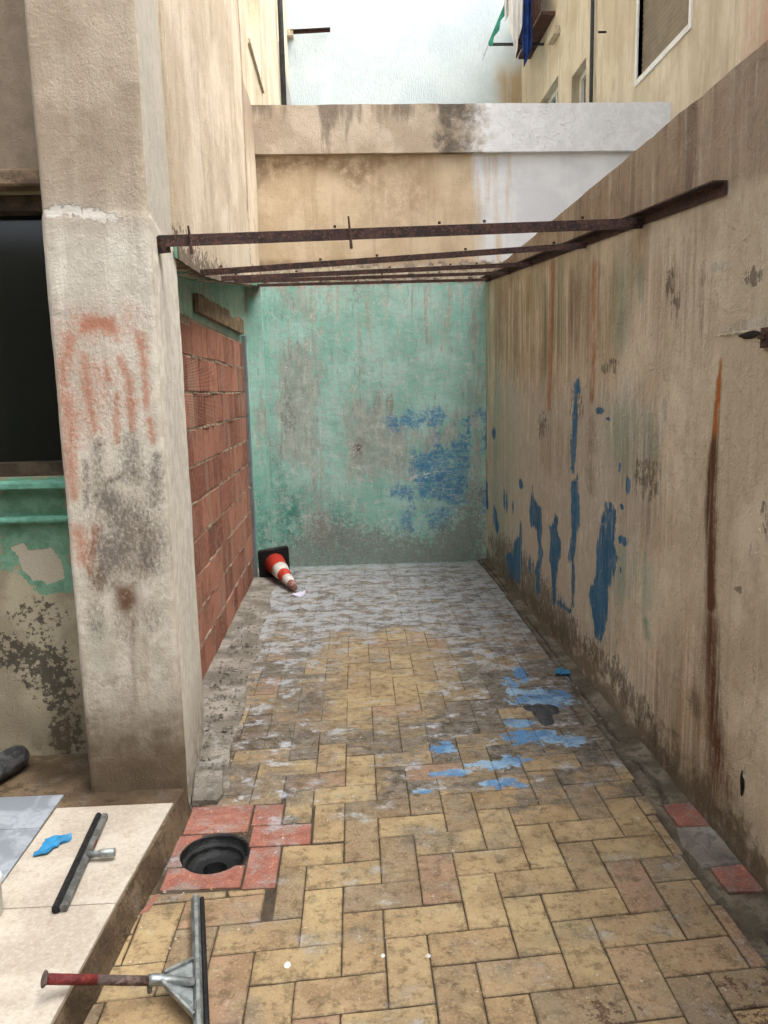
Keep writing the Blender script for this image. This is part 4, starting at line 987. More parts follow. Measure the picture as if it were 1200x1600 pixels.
fac_edge = lambda y: np.interp(y, [3.4, 3.48, 4.05, 4.6, 6.4, 7.15], [2.17, 2.19, 2.205, 2.25, 2.46, 2.55])
def ex_fac(U, V):
    e = fac_edge(U)
    gr = np.clip(1 - (V - e) / (0.16 * np.clip(1.4 - (U - 3.5) * 0.35, 0.3, 1.4)), 0, 1) * 0.95
    gr = np.maximum(gr, np.clip((U - 6.2) / 0.12, 0, 1) * 0.4)
    return {'grime': gr, 'band': np.clip((U - 6.23) / 0.06, 0, 1) * (V > 3.0)}
panel('facade_wall', 'x', -0.72, 1, np.arange(3.56, 6.36, 0.02), lambda u: fac_edge(u) + 0.012 * (fbm(u * 9, u * 0, 5) - 0.5), 5.4, 180, 0.12, M_FAC, lb, None, amp=0.006, extra=ex_fac, seed=21)
panel('wall_stub', 'x', -0.728, 1, np.arange(6.30, 7.10, 0.02), lambda u: fac_edge(u) + 0.01 * (fbm(u * 9, u * 0, 6) - 0.5), lambda u: 3.99 - 0.10 * np.clip((u - 6.9) / 0.15, 0, 1) ** 2 + 0.03 * (fbm(u * 8, u * 0, 2) - 0.5), 90, 0.1, M_FAC, lb, None, amp=0.006,
      extra=lambda U, V: {'grime': np.clip(1 - (V - fac_edge(U)) / 0.2, 0, 1) * 0.9, 'band': np.clip((V - 3.4) / 0.5, 0, 0.8)}, seed=23)
# soffit under the overhang
ys = np.linspace(3.5, 7.1, 60); V = []; F = []
for k, y in enumerate(ys):
    z = float(fac_edge(y)) + 0.004
    V += [(-0.724, y, z), (-0.88, y, z - 0.004), (-0.88, y, z + 0.05), (-0.724, y, z + 0.05)]
    if k: a = 4 * (k - 1); b = 4 * k; F += [(a, a + 1, b + 1, b), (a + 1, a + 2, b + 2, b + 1), (a + 3, a, b, b + 3)]
mk('soffit', V, F, M_GREENP, lb)
# recessed green wall above and beyond the brick infill
panel('recess_wall', 'x', -0.868, 1, np.arange(3.5, 7.16, 0.02), 2.035, lambda u: fac_edge(u) + 0.03, 30, 0.12, M_BACK, lb, None, amp=0.003,
      extra=lambda U, V: {'worn': np.clip(fbm(U * 3, V * 3, 90) * 1.6 - 0.55, 0, 1), 'teal': np.clip(fbm(U * 2, V * 2, 91) - 0.1, 0, 0.8)}, seed=25)
panel('recess_wall', 'x', -0.866, 1, np.arange(6.74, 7.16, 0.02), 0.0, 2.05, 100, 0.12, M_BACK, lb, None, amp=0.003,
      extra=lambda U, V: {'worn': np.clip(fbm(U * 3, V * 3, 92) * 1.4 - 0.5, 0, 1), 'teal': np.clip(1 - V / 1.2, 0, 1)}, seed=26)
def ex_pil(U, V):
    w = np.clip(1 - np.abs(V - 1.35) / 0.45, 0, 1) * np.clip((U + 0.87) / 0.06, 0, 1)
    return {'worn': np.maximum(w, np.clip((V - 2.42) / 0.05, 0, 1)), 'teal': np.clip(1.1 - V / 0.9, 0, 1), 'dirt': np.clip(1 - V / 0.15, 0, 1) * .7}
panel('pilaster', 'y', 7.03, -1, np.arange(-0.90, -0.729, 0.009), 0, 2.545, 240, 0.11, M_BACK, lb, None, amp=0.004, extra=ex_pil, seed=27)
# wooden lintel board, grey steel post
g = G(); n = 26
ys = np.linspace(4.60, 6.58, n); V = []; F = []
for k, y in enumerate(ys):
    zb = 2.075 + 0.018 * k / n; zt = 2.182 + 0.03 * k / n + rng.uniform(-0.008, 0.008) - (0.03 if 15 < k < 22 else 0)
    V += [(-0.832 + rng.uniform(-.002, .002), y, zb), (-0.832 + rng.uniform(-.002, .002), y, zt), (-0.862, y, zt), (-0.862, y, zb)]
    if k:
        a = 4 * (k - 1); b = 4 * k
        F += [(a, b, b + 1, a + 1), (a + 1, b + 1, b + 2, a + 2), (a, a + 3, b + 3, b)]
F += [(0, 1, 2, 3), (4*n-1, 4*n-2, 4*n-3, 4*n-4)]
mk('lintel_board', V, F, M_WOOD, lb)
M_POST = plain('grey_painted_steel', lin(112, 118, 122), 0.6, 0.15, 10, 0.1)
G().bar((-0.852, 6.70, 0), (-0.852, 6.70, 2.09), 0.03, 0.075, up=(0, 1, 0), ch=0.004).build('steel_post', M_POST, lb)

# window wall left of the pillar
hol = [(-2.4, -1.10, 1.29, 2.39)]
def ex_lw(U, V): return {}
panel('window_wall', 'y', 3.2, -1, np.concatenate([np.arange(-3.5, -1.7, 0.1), np.arange(-1.7, -0.99, 0.01)]), 0.0, 5.4, 250, 0.3, M_LW, lb, DATA['lw'], holes=hol, amp=0.004, seed=31)
win = mk('window', *(lambda g: (g.v, g.f))(G().box(-2.4, -1.10, 3.315, 3.33, 1.29, 2.39)), Mat('dark_window_glass', 0.12, 0.5).done(lin(16, 24, 20)), lb)
g = G().box(-2.4, -1.10, 3.23, 3.314, 1.29, 1.345).box(-2.4, -1.10, 3.23, 3.314, 2.33, 2.388).box(-1.15, -1.10, 3.232, 3.312, 1.345, 2.33)
g.build('window_frame', M_WOODD, win)
g = G().bar((-2.4, 3.165, 1.262), (-1.03, 3.165, 1.262), 0.10, 0.03, ch=0.006)
g.build('window_sill', M_GREENP, win)
G().bar((-2.4, 3.18, 1.118), (-1.03, 3.18, 1.118), 0.06, 0.028, ch=0.01).build('ledge', M_GREENP, lb)
G().bar((-2.4, 3.16, 2.425), (-1.03, 3.16, 2.425), 0.10, 0.06, ch=0.006).build('lintel', M_WOOD, lb)
G().box(-3.5, -0.85, 3.6, 3.7, 0, 5.4).box(-3.5, -0.735, 2.86, 7.1, 5.4, 5.5).box(-3.6, -3.5, 3.2, 7.1, 0, 5.4).build('rear_mass', M_REAR, lb)

# --- brick infill
bk = empty('brick_wall', (-0.9, 5.1, 0), 'bare red hollow brick infill wall beside the pillar', 'wall')
G().box(-0.97, -0.8645, 3.5, 6.665, 0.0, 2.034).build('mortar_bed', M_BMORTAR, bk)
BH, BL_, JT = 0.187, 0.315, 0.015
for cidx in range(10):
    z0 = 0.015 + cidx * 0.2015
    y = 3.5 - (0.16 if cidx % 2 else 0.0) - rng.uniform(0, 0.05)
    while y < 6.66:
        L = BL_ + rng.uniform(-0.02, 0.02)
        if rng.random() < 0.12: L *= 0.5
        a, b = max(y, 3.5), min(y + L, 6.655)
        y += L + JT + rng.uniform(-0.003, 0.004)
        if b - a < 0.03: continue
        if cidx == 9 and a < 4.45: zt = z0 + BH - 0.03
        else: zt = z0 + BH
        pr = rng.uniform(-0.0025, 0.003); tw = rng.uniform(-0.002, 0.002); dz = rng.uniform(-0.003, 0.003)
        c = 0.003
        x0 = -0.9; x1 = -0.860 + pr
        v = [(x0, a, z0 + dz), (x0, b, z0 + dz), (x0, b, zt + dz), (x0, a, zt + dz),
             (x1 - c, a, z0 + dz), (x1 - c + tw, b, z0 + dz), (x1 - c + tw, b, zt + dz), (x1 - c, a, zt + dz),
             (x1, a + c, z0 + dz + c), (x1 + tw, b - c, z0 + dz + c), (x1 + tw, b - c, zt + dz - c), (x1, a + c, zt + dz - c)]
        f = [(0, 1, 5, 4), (1, 2, 6, 5), (2, 3, 7, 6), (3, 0, 4, 7), (4, 5, 9, 8), (5, 6, 10, 9), (6, 7, 11, 10), (7, 4, 8, 11), (8, 9, 10, 11)]
        mk('brick', v, f, M_BRICK, bk, False, {'tint': [rng.random()] * 12})
g = G()
for k in range(140):                                       # mortar squeezed from the joints
    cidx = rng.randrange(1, 10); z = 0.015 + cidx * 0.2015 - JT / 2; y = rng.uniform(3.7, 6.6); L = rng.uniform(0.02, 0.12); h = rng.uniform(0.004, 0.009)
    g.box(-0.875, -0.861 + rng.uniform(0, 0.008), y, y + L, z - h, z + h * 0.8)
o = g.build('mortar_squeeze', M_BMORTAR, bk); o['kind'] = 'stuff'

# --- neighbouring buildings above the walls
fl = empty('apartment_building', (-1.0, 9.5, 0), 'cream apartment facade at upper left with tall window recess and downpipe', 'building')
panel('wall_body', 'x', -0.755, 1, np.arange(6.42, 13.05, 0.1), 2.6, 10.5, 80, 0.25, M_YEL, fl, None, holes=[(7.25, 8.30, 4.61, 6.4)], amp=0.006, seed=41, reveal=0.18)
w = G().box(-0.94, -0.93, 7.25, 8.30, 4.61, 6.4).build('window', plain('dusty_shutter', lin(196, 182, 150), 0.7, 0.08), fl)
G().box(-0.93, -0.90, 7.25, 7.30, 4.61, 6.4).box(-0.93, -0.90, 8.25, 8.30, 4.61, 6.4).box(-0.93, -0.90, 7.30, 8.25, 4.61, 4.66).build('window_frame', plain('beige_frame', lin(188, 160, 128), 0.7, 0.1), w)
G().box(-0.76, -0.735, 7.20, 8.34, 4.575, 4.61).build('window_sill', M_PALEP, fl)
M_DKPIPE = plain('dark_pipe', lin(62, 62, 60), 0.6, 0.2)
G().tube([(-0.70, 10.72, 3.5), (-0.70, 10.72, 10.5)], 0.035, 10).build('downpipe', M_DKPIPE, fl, True)
G().box(-0.755, -0.735, 10.9, 12.98, 3.5, 6.12).build('cladding_sheet', plain('grey_sheet', lin(152, 150, 142), 0.6, 0.1), fl)

gw = empty('gable_wall', (1.0, 13.1, 0), 'tall bluish white end wall at the back of the courtyard', 'wall')
panel('wall_body', 'y', 13.0, -1, np.arange(-0.9, 3.0, 0.06), 2.6, 10.5, 110, 0.25, M_WHITE, gw, None, amp=0.006, seed=51,
      extra=lambda U, V: {'stain': np.clip((U - 2.42 - 0.25 * (fbm(U * 2, V * 2, 3) - 0.5)) / 0.22, 0, 1) * np.clip((6.75 - V) / 0.3, 0, 1) * 0.95})

rb = empty('apartment_building', (3.0, 6.0, 0), 'streaked yellow apartment facade at upper right with shuttered window', 'building')
WB = (6.76, 7.92, 4.52, 6.0); WC = (9.6, 10.19, 3.9, 5.40); WD = (10.82, 11.75, 3.9, 5.66)
panel('wall_body', 'x', 2.9, -1, np.arange(-1.5, 13.01, 0.07), 0.0, 7.5, 115, 0.3, M_YEL, rb, None, holes=[WB, WC, WD], amp=0.006, seed=55, reveal=0.16,
      extra=lambda U, V: {'pink': np.clip((5.95 - U) / 0.3, 0, 1) * np.clip((U - 5.2) / 0.3, 0, 1) * 0.6 * (fbm(U * 9, V * 0.6, 7) > 0.45)})
M_WFRAME = plain('white_frame', lin(226, 224, 216), 0.5, 0.05)
M_SLAT = plain('brown_grey_slat', lin(142, 128, 104), 0.6, 0.1)
M_GLASS = Mat('window_glass', 0.1, 0.5).done(lin(84, 92, 92))
w = G().box(2.97, 2.98, WB[0], WB[1], WB[2], WB[3]).build('shutter_window', M_SLAT, rb)
a, b, c_, d_ = WB
g = G().box(2.885, 2.96, a - .045, a, c_ - .045, d_).box(2.885, 2.96, b, b + .045, c_ - .045, d_).box(2.880, 2.96, a, b, c_ - .05, c_)
g.build('window_frame', M_WFRAME, w)
nsl = 30
for k in range(nsl):
    z = c_ + 0.01 + k * (d_ - c_ - 0.01) / nsl
    G().bar((2.948, a + 0.005, z + 0.02), (2.948, b - 0.005, z + 0.02), 0.022, 0.043, up=(-0.3, 0, 1), ch=0.005).build('slat', M_SLAT, w)
for a, b, c_, d_ in (WC, WD):
    w = G().box(3.04, 3.05, a, b, c_, d_).build('window', M_GLASS, rb)
    G().box(3.0, 3.04, a, a + .06, c_, d_).box(3.0, 3.04, b - .06, b, c_, d_).box(3.0, 3.04, a + .06, b - .06, d_ - .06, d_).box(3.002, 3.04, (a + b) / 2 - .03, (a + b) / 2 + .03, c_, d_ - .06).build('window_frame', M_WFRAME, w)
G().tube([(2.86, 9.26, 3.5), (2.86, 9.26, 7.5)], 0.022, 8).build('downpipe', M_DKPIPE, rb, True)
G().tube([(2.885, 8.85, 5.35), (2.80, 8.85, 5.35)], 0.012, 8).build('pipe_hook', M_STEEL, rb, True)
G().box(2.82, 2.895, 10.75, 11.1, 6.14, 6.24).build('pipe_stub', M_PALEP, rb)
M_GRILL = plain('brown_grille', lin(86, 54, 46), 0.7, 0.2)
g = G()
for k in range(16): g.bar((2.70, 11.0, 6.55 + k * 0.1), (2.70, 12.4, 6.55 + k * 0.1), 0.012, 0.05)
for k in range(15): g.bar((2.69, 11.0 + k * 0.1, 6.5), (2.69, 11.0 + k * 0.1, 8.1), 0.012, 0.02, up=(1, 0, 0))
g.box(2.715, 2.9, 11.0, 12.4, 6.48, 6.52)
g.build('balcony_grille', M_GRILL, rb)

rear = empty('added_rear_building', (0, -1.6, 0), 'plain grey beige building added unseen behind the viewer to block light', 'building')  # unseen mass added behind the camera to hold back sky light
panel('wall_body', 'y', -1.55, 1, np.arange(-3.6, 3.0, 0.2), 0.0, 3.2, 12, 0.3, M_REAR, rear, None, amp=0.006, seed=57)
G().box(-3.8, -3.5, -1.55, 3.2, 0, 3.2).build('side_wall', M_REAR, rear)

# ------------------------------------------------------------------ steel pergola
pg = empty('steel_pergola', (0.3, 4.5, 2.2), 'rusted steel roof frame of five cross beams over the courtyard', 'frame')
def angle(a, b, w, h, t=0.006, flip=1):
    """L-section bar: upright leg w h, flat leg at the top"""
    a = Vector(a); b = Vector(b); d = (b - a).normalized(); r = d.cross(Vector((0, 0, 1))).normalized() * flip; u = Vector((0, 0, 1))
    prof = [(0, 0), (t, 0), (t, h - t), (w, h - t), (w, h), (0, h)]
    v = [a + r * x + u * z for x, z in prof] + [b + r * x + u * z for x, z in prof]; n = 6
    f = [(i, (i+1) % n, n+(i+1) % n, n+i) for i in range(n)] + [tuple(range(n-1, -1, -1)), tuple(range(n, 2*n))]
    return G().add(v, f)
BEAMS = [((-0.70, 3.02, 2.148), (1.262, 3.34, 2.254), 0.042), ((-0.725, 4.06, 2.195), (1.262, 4.12, 2.312), 0.030), ((-0.725, 4.75, 2.265), (1.262, 5.30, 2.405), 0.028),
         ((-0.725, 5.30, 2.325), (1.262, 6.00, 2.455), 0.024), ((-0.72, 6.72, 2.49), (1.262, 6.80, 2.515), 0.024)]
for k, (a, b, h) in enumerate(BEAMS):
    bm = angle(a, b, 0.04, h, flip=-1).build('beam', M_STEEL, pg)
    for q in range(5):
        t = 0.08 + q * 0.2 + rng.uniform(-0.08, 0.09)
        p = Vector(a).lerp(Vector(b), t)
        s = 0.008 if k else 0.006
        G().tube([p + Vector((0, -0.02, h)), p + Vector((0, -0.02, h + 0.009))], s, 6).build('bolt', M_STEEL, bm)
a, b, h = BEAMS[0]
for t, lo, hi in ((0.068, -0.03, 0.07), (0.372, -0.035, 0.085)):
    p = Vector(a).lerp(Vector(b), t) + Vector((0, -0.008, 0))
    G().tube([p + Vector((0.004, 0, lo)), p + Vector((-0.004, 0, hi))], [0.007, 0.004], 6).build('spike', M_STEEL, pg)
ra, rb_ = (1.272, 2.63, 2.218), (1.272, 7.1, rail_z(7.1))
angle(ra, rb_, 0.05, 0.045, flip=-1).build('wall_angle', M_STEEL, pg)
G().bar((-0.672, 2.99, 2.15), (-0.655, 3.06, 2.165), 0.016, 0.06).build('end_plate', M_STEEL, pg)

# ------------------------------------------------------------------ doorstep
ds = empty('door_step', (-1.4, 2.0, 0), 'raised doorstep with cream and blue grey tiles at lower left', 'step')
def eg(y): return np.interp(y, [-1.5, 1.7, 2.79, 2.84], [-0.86, -0.765, -0.677, -0.677])
ys = np.arange(-1.5, 2.86, 0.02); V = []; F = []
pr = [(-3.5, 0.1), (-0.012, 0.1), (-0.003, 0.096), (0.0, 0.086), (0.012, 0.05), (0.02, 0.02), (0.03, -0.01)]
for k, y in enumerate(ys):
    for q, (dx, z) in enumerate(pr):
        e = float(eg(y)); w_ = 0.010 * (float(fbm(np.array([y * 6]), np.array([q * 0.7]), 83)[0]) - 0.5)
        V.append((-3.5, y, 0.097) if q == 0 else (e + dx + (w_ if q > 1 else 0), y, z - 0.003))
    if k:
        n = len(pr)
        for q in range(n - 1): F.append(((k-1)*n+q, (k-1)*n+q+1, k*n+q+1, k*n+q))
n = len(pr); F.append(tuple(range(len(V) - n, len(V))) + (len(V),)); V.append((-3.5, 2.84, -0.01))
mk('riser', V, F, M_RISER, ds, False)
G().box(-3.5, -0.70, 2.83, 3.2, -0.01, 0.088).build('back_ledge', M_RISER, ds)
def mat_cream():
    m = Mat('cream_terrazzo', 0.55, 0.35)
    n1 = m.noise(5, 6, 0.6); n2 = m.noise(90, 6, 0.7); n3 = m.noise(28, 6, 0.7)
    c = m.mix(m.step(n1, 0.3, 0.7), lin(172, 160, 142), lin(188, 178, 160))
    c = m.mix(m.math('MULTIPLY', m.step(n2, 0.5, 0.9), 0.4), c, lin(146, 128, 104))
    c = m.mix(m.math('MULTIPLY', m.step(n2, 0.45, 0.2), 0.35), c, lin(204, 198, 184))
    c = m.mix(m.math('MULTIPLY', m.step(n3, 0.56, 0.95), 0.4), c, lin(146, 122, 96))
    m.relief(n2, 0.15)
    return m.done(c, 0.004)
def mat_marble():
    m = Mat('blue_grey_marble', 0.4, 0.4)
    n1 = m.noise(7, 7, 0.65, dist=1.0)
    c = m.mix(m.step(n1, 0.3, 0.7), lin(124, 132, 140), lin(156, 164, 172))
    c = m.mix(m.math('MULTIPLY', m.step(m.noise(30, 6, 0.7), 0.55, 0.7), 0.3), c, lin(116, 122, 128))
    return m.done(c)
M_CREAM = mat_cream(); M_MARBLE = mat_marble()
def slab(x0, x1a, x1b, y0, y1, mat):
    G().prism([(x0, y0), (x1a, y0), (x1b, y1), (x0 + (0.006 if mat is M_CREAM else 0), y1)], 0.09, 0.104, 0.0015).build('tile', mat, ds)
slab(-1.127, float(eg(2.15)) - 0.008, float(eg(2.72)) - 0.010, 2.153, 2.722, M_CREAM)
slab(-1.127, float(eg(1.45)) - 0.008, float(eg(2.15)) - 0.008, 1.45, 2.149, M_CREAM)
slab(-1.127, float(eg(0.75)) - 0.008, float(eg(1.45)) - 0.008, 0.75, 1.446, M_CREAM)
for x0 in (-1.632, -2.136):
    for y0, y1 in ((2.592, 2.82), (2.09, 2.588), (1.59, 2.086), (1.09, 1.586)):
        slab(x0, x0 + 0.5, x0 + 0.503, y0, y1, M_MARBLE)

# ------------------------------------------------------------------ squeegees
M_RUB = plain('black_rubber', lin(30, 30, 30), 0.6, 0.3, 30, 0.2)
M_ZINC = plain('worn_zinc', lin(150, 158, 156), 0.42, 0.25, 30, 0.15, metal=0.6)
M_ZINCD = plain('dull_aluminium', lin(112, 114, 110), 0.5, 0.3, 26, 0.2, metal=0.4)
M_RED = plain('chipped_red_paint', lin(124, 40, 38), 0.6, 0.3, 30, 0.3)
M_GREYR = plain('rusty_grey_tube', lin(104, 84, 76), 0.65, 0.35, 40, 0.3)
Z0 = 0.1045
s1 = empty('floor_squeegee', (-0.91, 2.37, Z0), 'black rubber squeegee head without handle lying on cream doorstep tile', 'squeegee')
A = Vector((-0.926, 2.625, Z0)); B = Vector((-0.892, 2.118, Z0)); d = (B - A).normalized(); r = Vector((0, 0, 1)).cross(d).normalized()   # r points to +X
if r.x < 0: r = -r
G().bar(A + r * 0.012 + Vector((0, 0, .012)), B + r * 0.012 + Vector((0, 0, .012)), 0.022, 0.024, ch=0.005).build('blade_holder', M_ZINCD, s1)
G().bar(A - r * 0.010 + Vector((0, 0, .013)) - d * .004, B - r * 0.010 + Vector((0, 0, .013)) + d * .004, 0.020, 0.026, ch=0.006).build('rubber_blade', M_RUB, s1)
mid = A.lerp(B, 0.5) + r * 0.018 + Vector((0, 0, 0.022))
G().tube([mid, mid + Vector((0.03, -0.002, 0.002)), mid + Vector((0.045, -0.002, 0.004)), mid + Vector((0.088, 0.0, 0.006))], [0.012, 0.010, 0.0135, 0.0135], 14).build('handle_socket', M_ZINC, s1, True)
q = A.lerp(B, 0.3) + r * 0.0235 + Vector((0, 0, .014))
G().bar(q, q + d * 0.05, 0.001, 0.012).build('print_mark', M_RED, s1)

s2 = empty('floor_squeegee', (-0.46, 1.95, 0), 'grey metal squeegee with broken red handle resting across step edge', 'squeegee')
A = Vector((-0.512, 2.240, 0.0)); B = Vector((-0.398, 1.690, 0.0)); d = (B - A).normalized(); r = Vector((d.y, -d.x, 0))
if r.x < 0: r = -r
up = Vector((0, 0, 1))
G().bar(A - r * 0.010 + up * 0.038, B - r * 0.010 + up * 0.038, 0.026, 0.030, ch=0.006).build('blade_holder', M_ZINCD, s2)
G().bar(A - r * 0.008 + up * 0.056, B - r * 0.008 + up * 0.056, 0.012, 0.008, ch=0.002).build('blade_rib', M_ZINC, s2)
G().bar(A + r * 0.010 + up * 0.024, B + r * 0.010 + up * 0.024, 0.014, 0.046, ch=0.004).build('rubber_blade', M_RUB, s2)
hs_ = Vector((-0.555, 1.872, 0.065)); he = Vector((-0.797, 1.771, 0.17)); hd = (he - hs_).normalized()
c0 = A.lerp(B, 0.50); c1 = A.lerp(B, 0.86); cm = A.lerp(B, 0.68)
br = G()
tip0 = hs_ + Vector((0.02, 0.012, 0)); tip1 = hs_ + Vector((0.02, -0.016, 0))
top = [c0 - r * 0.022 + up * 0.05, tip0 + up * 0.010, tip1 + up * 0.010, c1 - r * 0.022 + up * 0.05]
bot = [p - up * 0.012 for p in top]
br.add(top + bot, [(0, 1, 2, 3), (7, 6, 5, 4), (0, 4, 5, 1), (1, 5, 6, 2), (2, 6, 7, 3), (3, 7, 4, 0)])
br.bar(c0 - r * 0.02 + up * 0.054, tip0 + up * 0.014, 0.008, 0.010, ch=.002).bar(c1 - r * 0.02 + up * 0.054, tip1 + up * 0.014, 0.008, 0.010, ch=.002)
br.build('bracket', M_ZINC, s2)
sock = cm - r * 0.015 + up * 0.062
G().tube([sock, hs_ + up * 0.004 - hd * 0.0, hs_ + hd * 0.02], [0.010, 0.0155, 0.0155], 16).build('handle_socket', M_ZINC, s2, True)
G().tube([hs_ + hd * 0.018 - up * 0.010, hs_ + hd * 0.018 - up * 0.034], 0.007, 8).build('clamp_bolt', M_ZINCD, s2)
L = (he - hs_).length
G().tube([hs_ + hd * 0.015, hs_ + hd * L * 0.55], 0.0125, 16).build('handle_tube', M_GREYR, s2, True)
hr = G().tube([hs_ + hd * (L * 0.55), hs_ + hd * (L - 0.004)], 0.0132, 16).build('handle_grip', M_RED, s2, True)
G().tube([he - hd * 0.006, he, he + hd * 0.004, he + hd * 0.007], [0.0135, 0.020, 0.020, 0.012], 14).build('end_cap', M_GREYR, s2, True)

# ------------------------------------------------------------------ traffic cone, lying on its side
M_CB = plain('black_cone_base', lin(30, 30, 30), 0.7, 0.35, 18, 0.2)
M_CR = plain('red_cone', lin(206, 52, 34), 0.5, 0.12, 12)
M_CW = plain('white_band', lin(214, 208, 196), 0.5, 0.08, 30)
M_CT = plain('worn_cone_tip', lin(150, 104, 92), 0.8, 0.3, 30)
cone = empty('traffic_cone', (-0.68, 6.66, 0.135), 'fallen red and white traffic cone with black square base', 'cone')
base_c = Vector((-0.685, 6.70, 0.138)); tip = Vector((-0.475, 6.17, 0.038))
ax = (tip - base_c).normalized()
sx = ax.cross(Vector((0, 0, 1))).normalized(); sy = sx.cross(ax).normalized()
rot = math.radians(-4); sx, sy = sx * math.cos(rot) + sy * math.sin(rot), -sx * math.sin(rot) + sy * math.cos(rot)
hw = 0.137; g = G(); n = 4
out = []
for (cx, cy) in ((1, 1), (-1, 1), (-1, -1), (1, -1)):
    for k in range(5):
        t = math.atan2(cy, cx) - math.pi / 4 + math.pi / 2 * k / 4
        out.append(((hw - 0.022) * cx + 0.022 * math.cos(t), (hw - 0.022) * cy + 0.022 * math.sin(t)))
m_ = len(out)
vv = [base_c + sx * x + sy * y - ax * 0.012 for x, y in out] + [base_c + sx * x + sy * y + ax * 0.012 for x, y in out] + [base_c + sx * x * .93 + sy * y * .93 + ax * 0.018 for x, y in out]
ff = [tuple(range(m_ - 1, -1, -1))] + [(i, (i+1) % m_, m_+(i+1) % m_, m_+i) for i in range(m_)] + [(m_+i, m_+(i+1) % m_, 2*m_+(i+1) % m_, 2*m_+i) for i in range(m_)] + [tuple(range(2*m_, 3*m_))]
g.add(vv, ff); g.build('base', M_CB, cone)
LC = (tip - base_c).length
rad = lambda t: 0.092 + (0.024 - 0.092) * t
def ringseg(t0, t1, dr, name, mat, cap=False):
    pts = [base_c + ax * (0.015 + (LC - 0.015) * t) for t in (t0, (t0 + t1) / 2, t1)]
    o = G().tube(pts, [rad(t0) + dr, rad((t0 + t1) / 2) + dr, rad(t1) + dr], 32, cap=True).build(name, mat, cone, False)
    for p in o.data.polygons:
        if len(p.vertices) == 4: p.use_smooth = True
ringseg(0.0, 0.87, 0.0, 'body', M_CR)
ringseg(0.29, 0.49, 0.0015, 'band', M_CW)
ringseg(0.66, 0.84, 0.0015, 'band', M_CW)
ringseg(0.85, 1.0, 0.001, 'tip', M_CT)

# ------------------------------------------------------------------ small things
def flake(name, pts, z, th, mat, label, cat, curl=0.004, group=None, seed=0):
    r_ = random.Random(seed)
    fine = []
    for k in range(len(pts)):                              # torn outline
        a = np.array(pts[k]); b = np.array(pts[(k + 1) % len(pts)]); L = np.linalg.norm(b - a); nn = np.array([b[1] - a[1], a[0] - b[0]]) / L
        m_ = max(1, int(L / 0.012))
        fine += [tuple(a + (b - a) * q / m_ + nn * r_.uniform(-0.004, 0.004)) for q in range(m_)]
    pts = fine
    n = len(pts); c = np.mean(pts, 0)
    zt = [z + r_.uniform(0, curl) for _ in pts]
    v = [(x, y, h) for (x, y), h in zip(pts, zt)] + [(x, y, h + th) for (x, y), h in zip(pts, zt)] + [(c[0], c[1], z), (c[0], c[1], z + th)]
    f = [(i, (i+1) % n, n+(i+1) % n, n+i) for i in range(n)] + [(n+i, n+(i+1) % n, 2*n+1) for i in range(n)] + [((i+1) % n, i, 2*n) for i in range(n)]
    return tag(mk(name, v, f, mat), label, cat, group)
M_BLUEF = plain('blue_paint_flake', lin(36, 128, 182), 0.5, 0.15, 30)
M_PAPER = plain('lilac_paper', lin(206, 200, 222), 0.8, 0.05)
flake('paint_flake', [(-1.082, 2.405), (-1.04, 2.415), (-1.015, 2.47), (-0.99, 2.50), (-1.0, 2.528), (-1.06, 2.52), (-1.078, 2.50), (-1.072, 2.46)], Z0, 0.003, M_BLUEF, 'torn blue paint flake on cream tile beside the squeegee head', 'paint flake', 0.010, None, 3)
flake('paint_flake', [(1.11, 4.10), (1.16, 4.08), (1.21, 4.10), (1.20, 4.15), (1.15, 4.17)], 0.012, 0.003, M_BLUEF, 'small blue paint flake at foot of the right wall', 'paint flake', 0.010, None, 4)
flake('paper_scrap', [(-0.497, 6.07), (-0.43, 6.00), (-0.395, 6.01), (-0.385, 6.17), (-0.44, 6.16)], 0.002, 0.002, M_PAPER, 'pale lilac paper scrap at the tip of the traffic cone', 'paper', 0.008, None, 5)
M_TAR = plain('black_tar', lin(54, 56, 58), 0.45, 0.35, 40, 0.5, spec=0.5)
tl = G()
for x, y, a_, b_, s_ in [(0.93, 3.63, 0.055, 0.10, 1), (0.88, 3.68, 0.04, 0.05, 2), (0.98, 3.66, 0.045, 0.06, 3), (0.92, 3.54, 0.04, 0.07, 4)]:
    v, f = lump((x, y, 0.0005), 'z', a_, b_, 0.014, 40 + s_, 16, 4); tl.add(v, f)
tag(tl.build('tar_lump', M_TAR, None, True), 'black crumpled tar lump among blue paint patches on the floor', 'tar')
M_PVC = plain('grey_pvc', lin(66, 66, 66), 0.8, 0.45, 22, 0.6)
pp = empty('plastic_pipe', (-1.42, 3.0, 0.09), 'dark grey plastic pipe piece in the corner below the window', 'pipe')
ang = [(-1.53, 2.74), (-1.47, 2.90), (-1.415, 3.04), (-1.402, 3.075), (-1.392, 3.098), (-1.386, 3.11), (-1.383, 3.116)]
G().tube([(x, y, 0.145) for x, y in ang], [0.052, 0.053, 0.052, 0.049, 0.038, 0.022, 0.004], 24).build('pipe_body', M_PVC, pp, True)
G().tube([(-1.55, 2.70, 0.145), (-1.505, 2.81, 0.145)], 0.058, 24).build('pipe_socket', M_PVC, pp, True)
tb = empty('plastic_tub', (-1.09, 2.12, Z0), 'white plastic tub cut off by the left picture edge', 'tub')
M_TUB = plain('white_plastic', lin(210, 208, 202), 0.45, 0.05)
cx, cy = -1.103, 2.12
v, f = ring([(0.001, Z0), (0.042, Z0), (0.044, Z0 + 0.004), (0.047, Z0 + 0.1), (0.05, Z0 + 0.105), (0.05, Z0 + 0.112)], (cx, cy), 32)
mk('tub_body', v, f, M_TUB, tb, True)
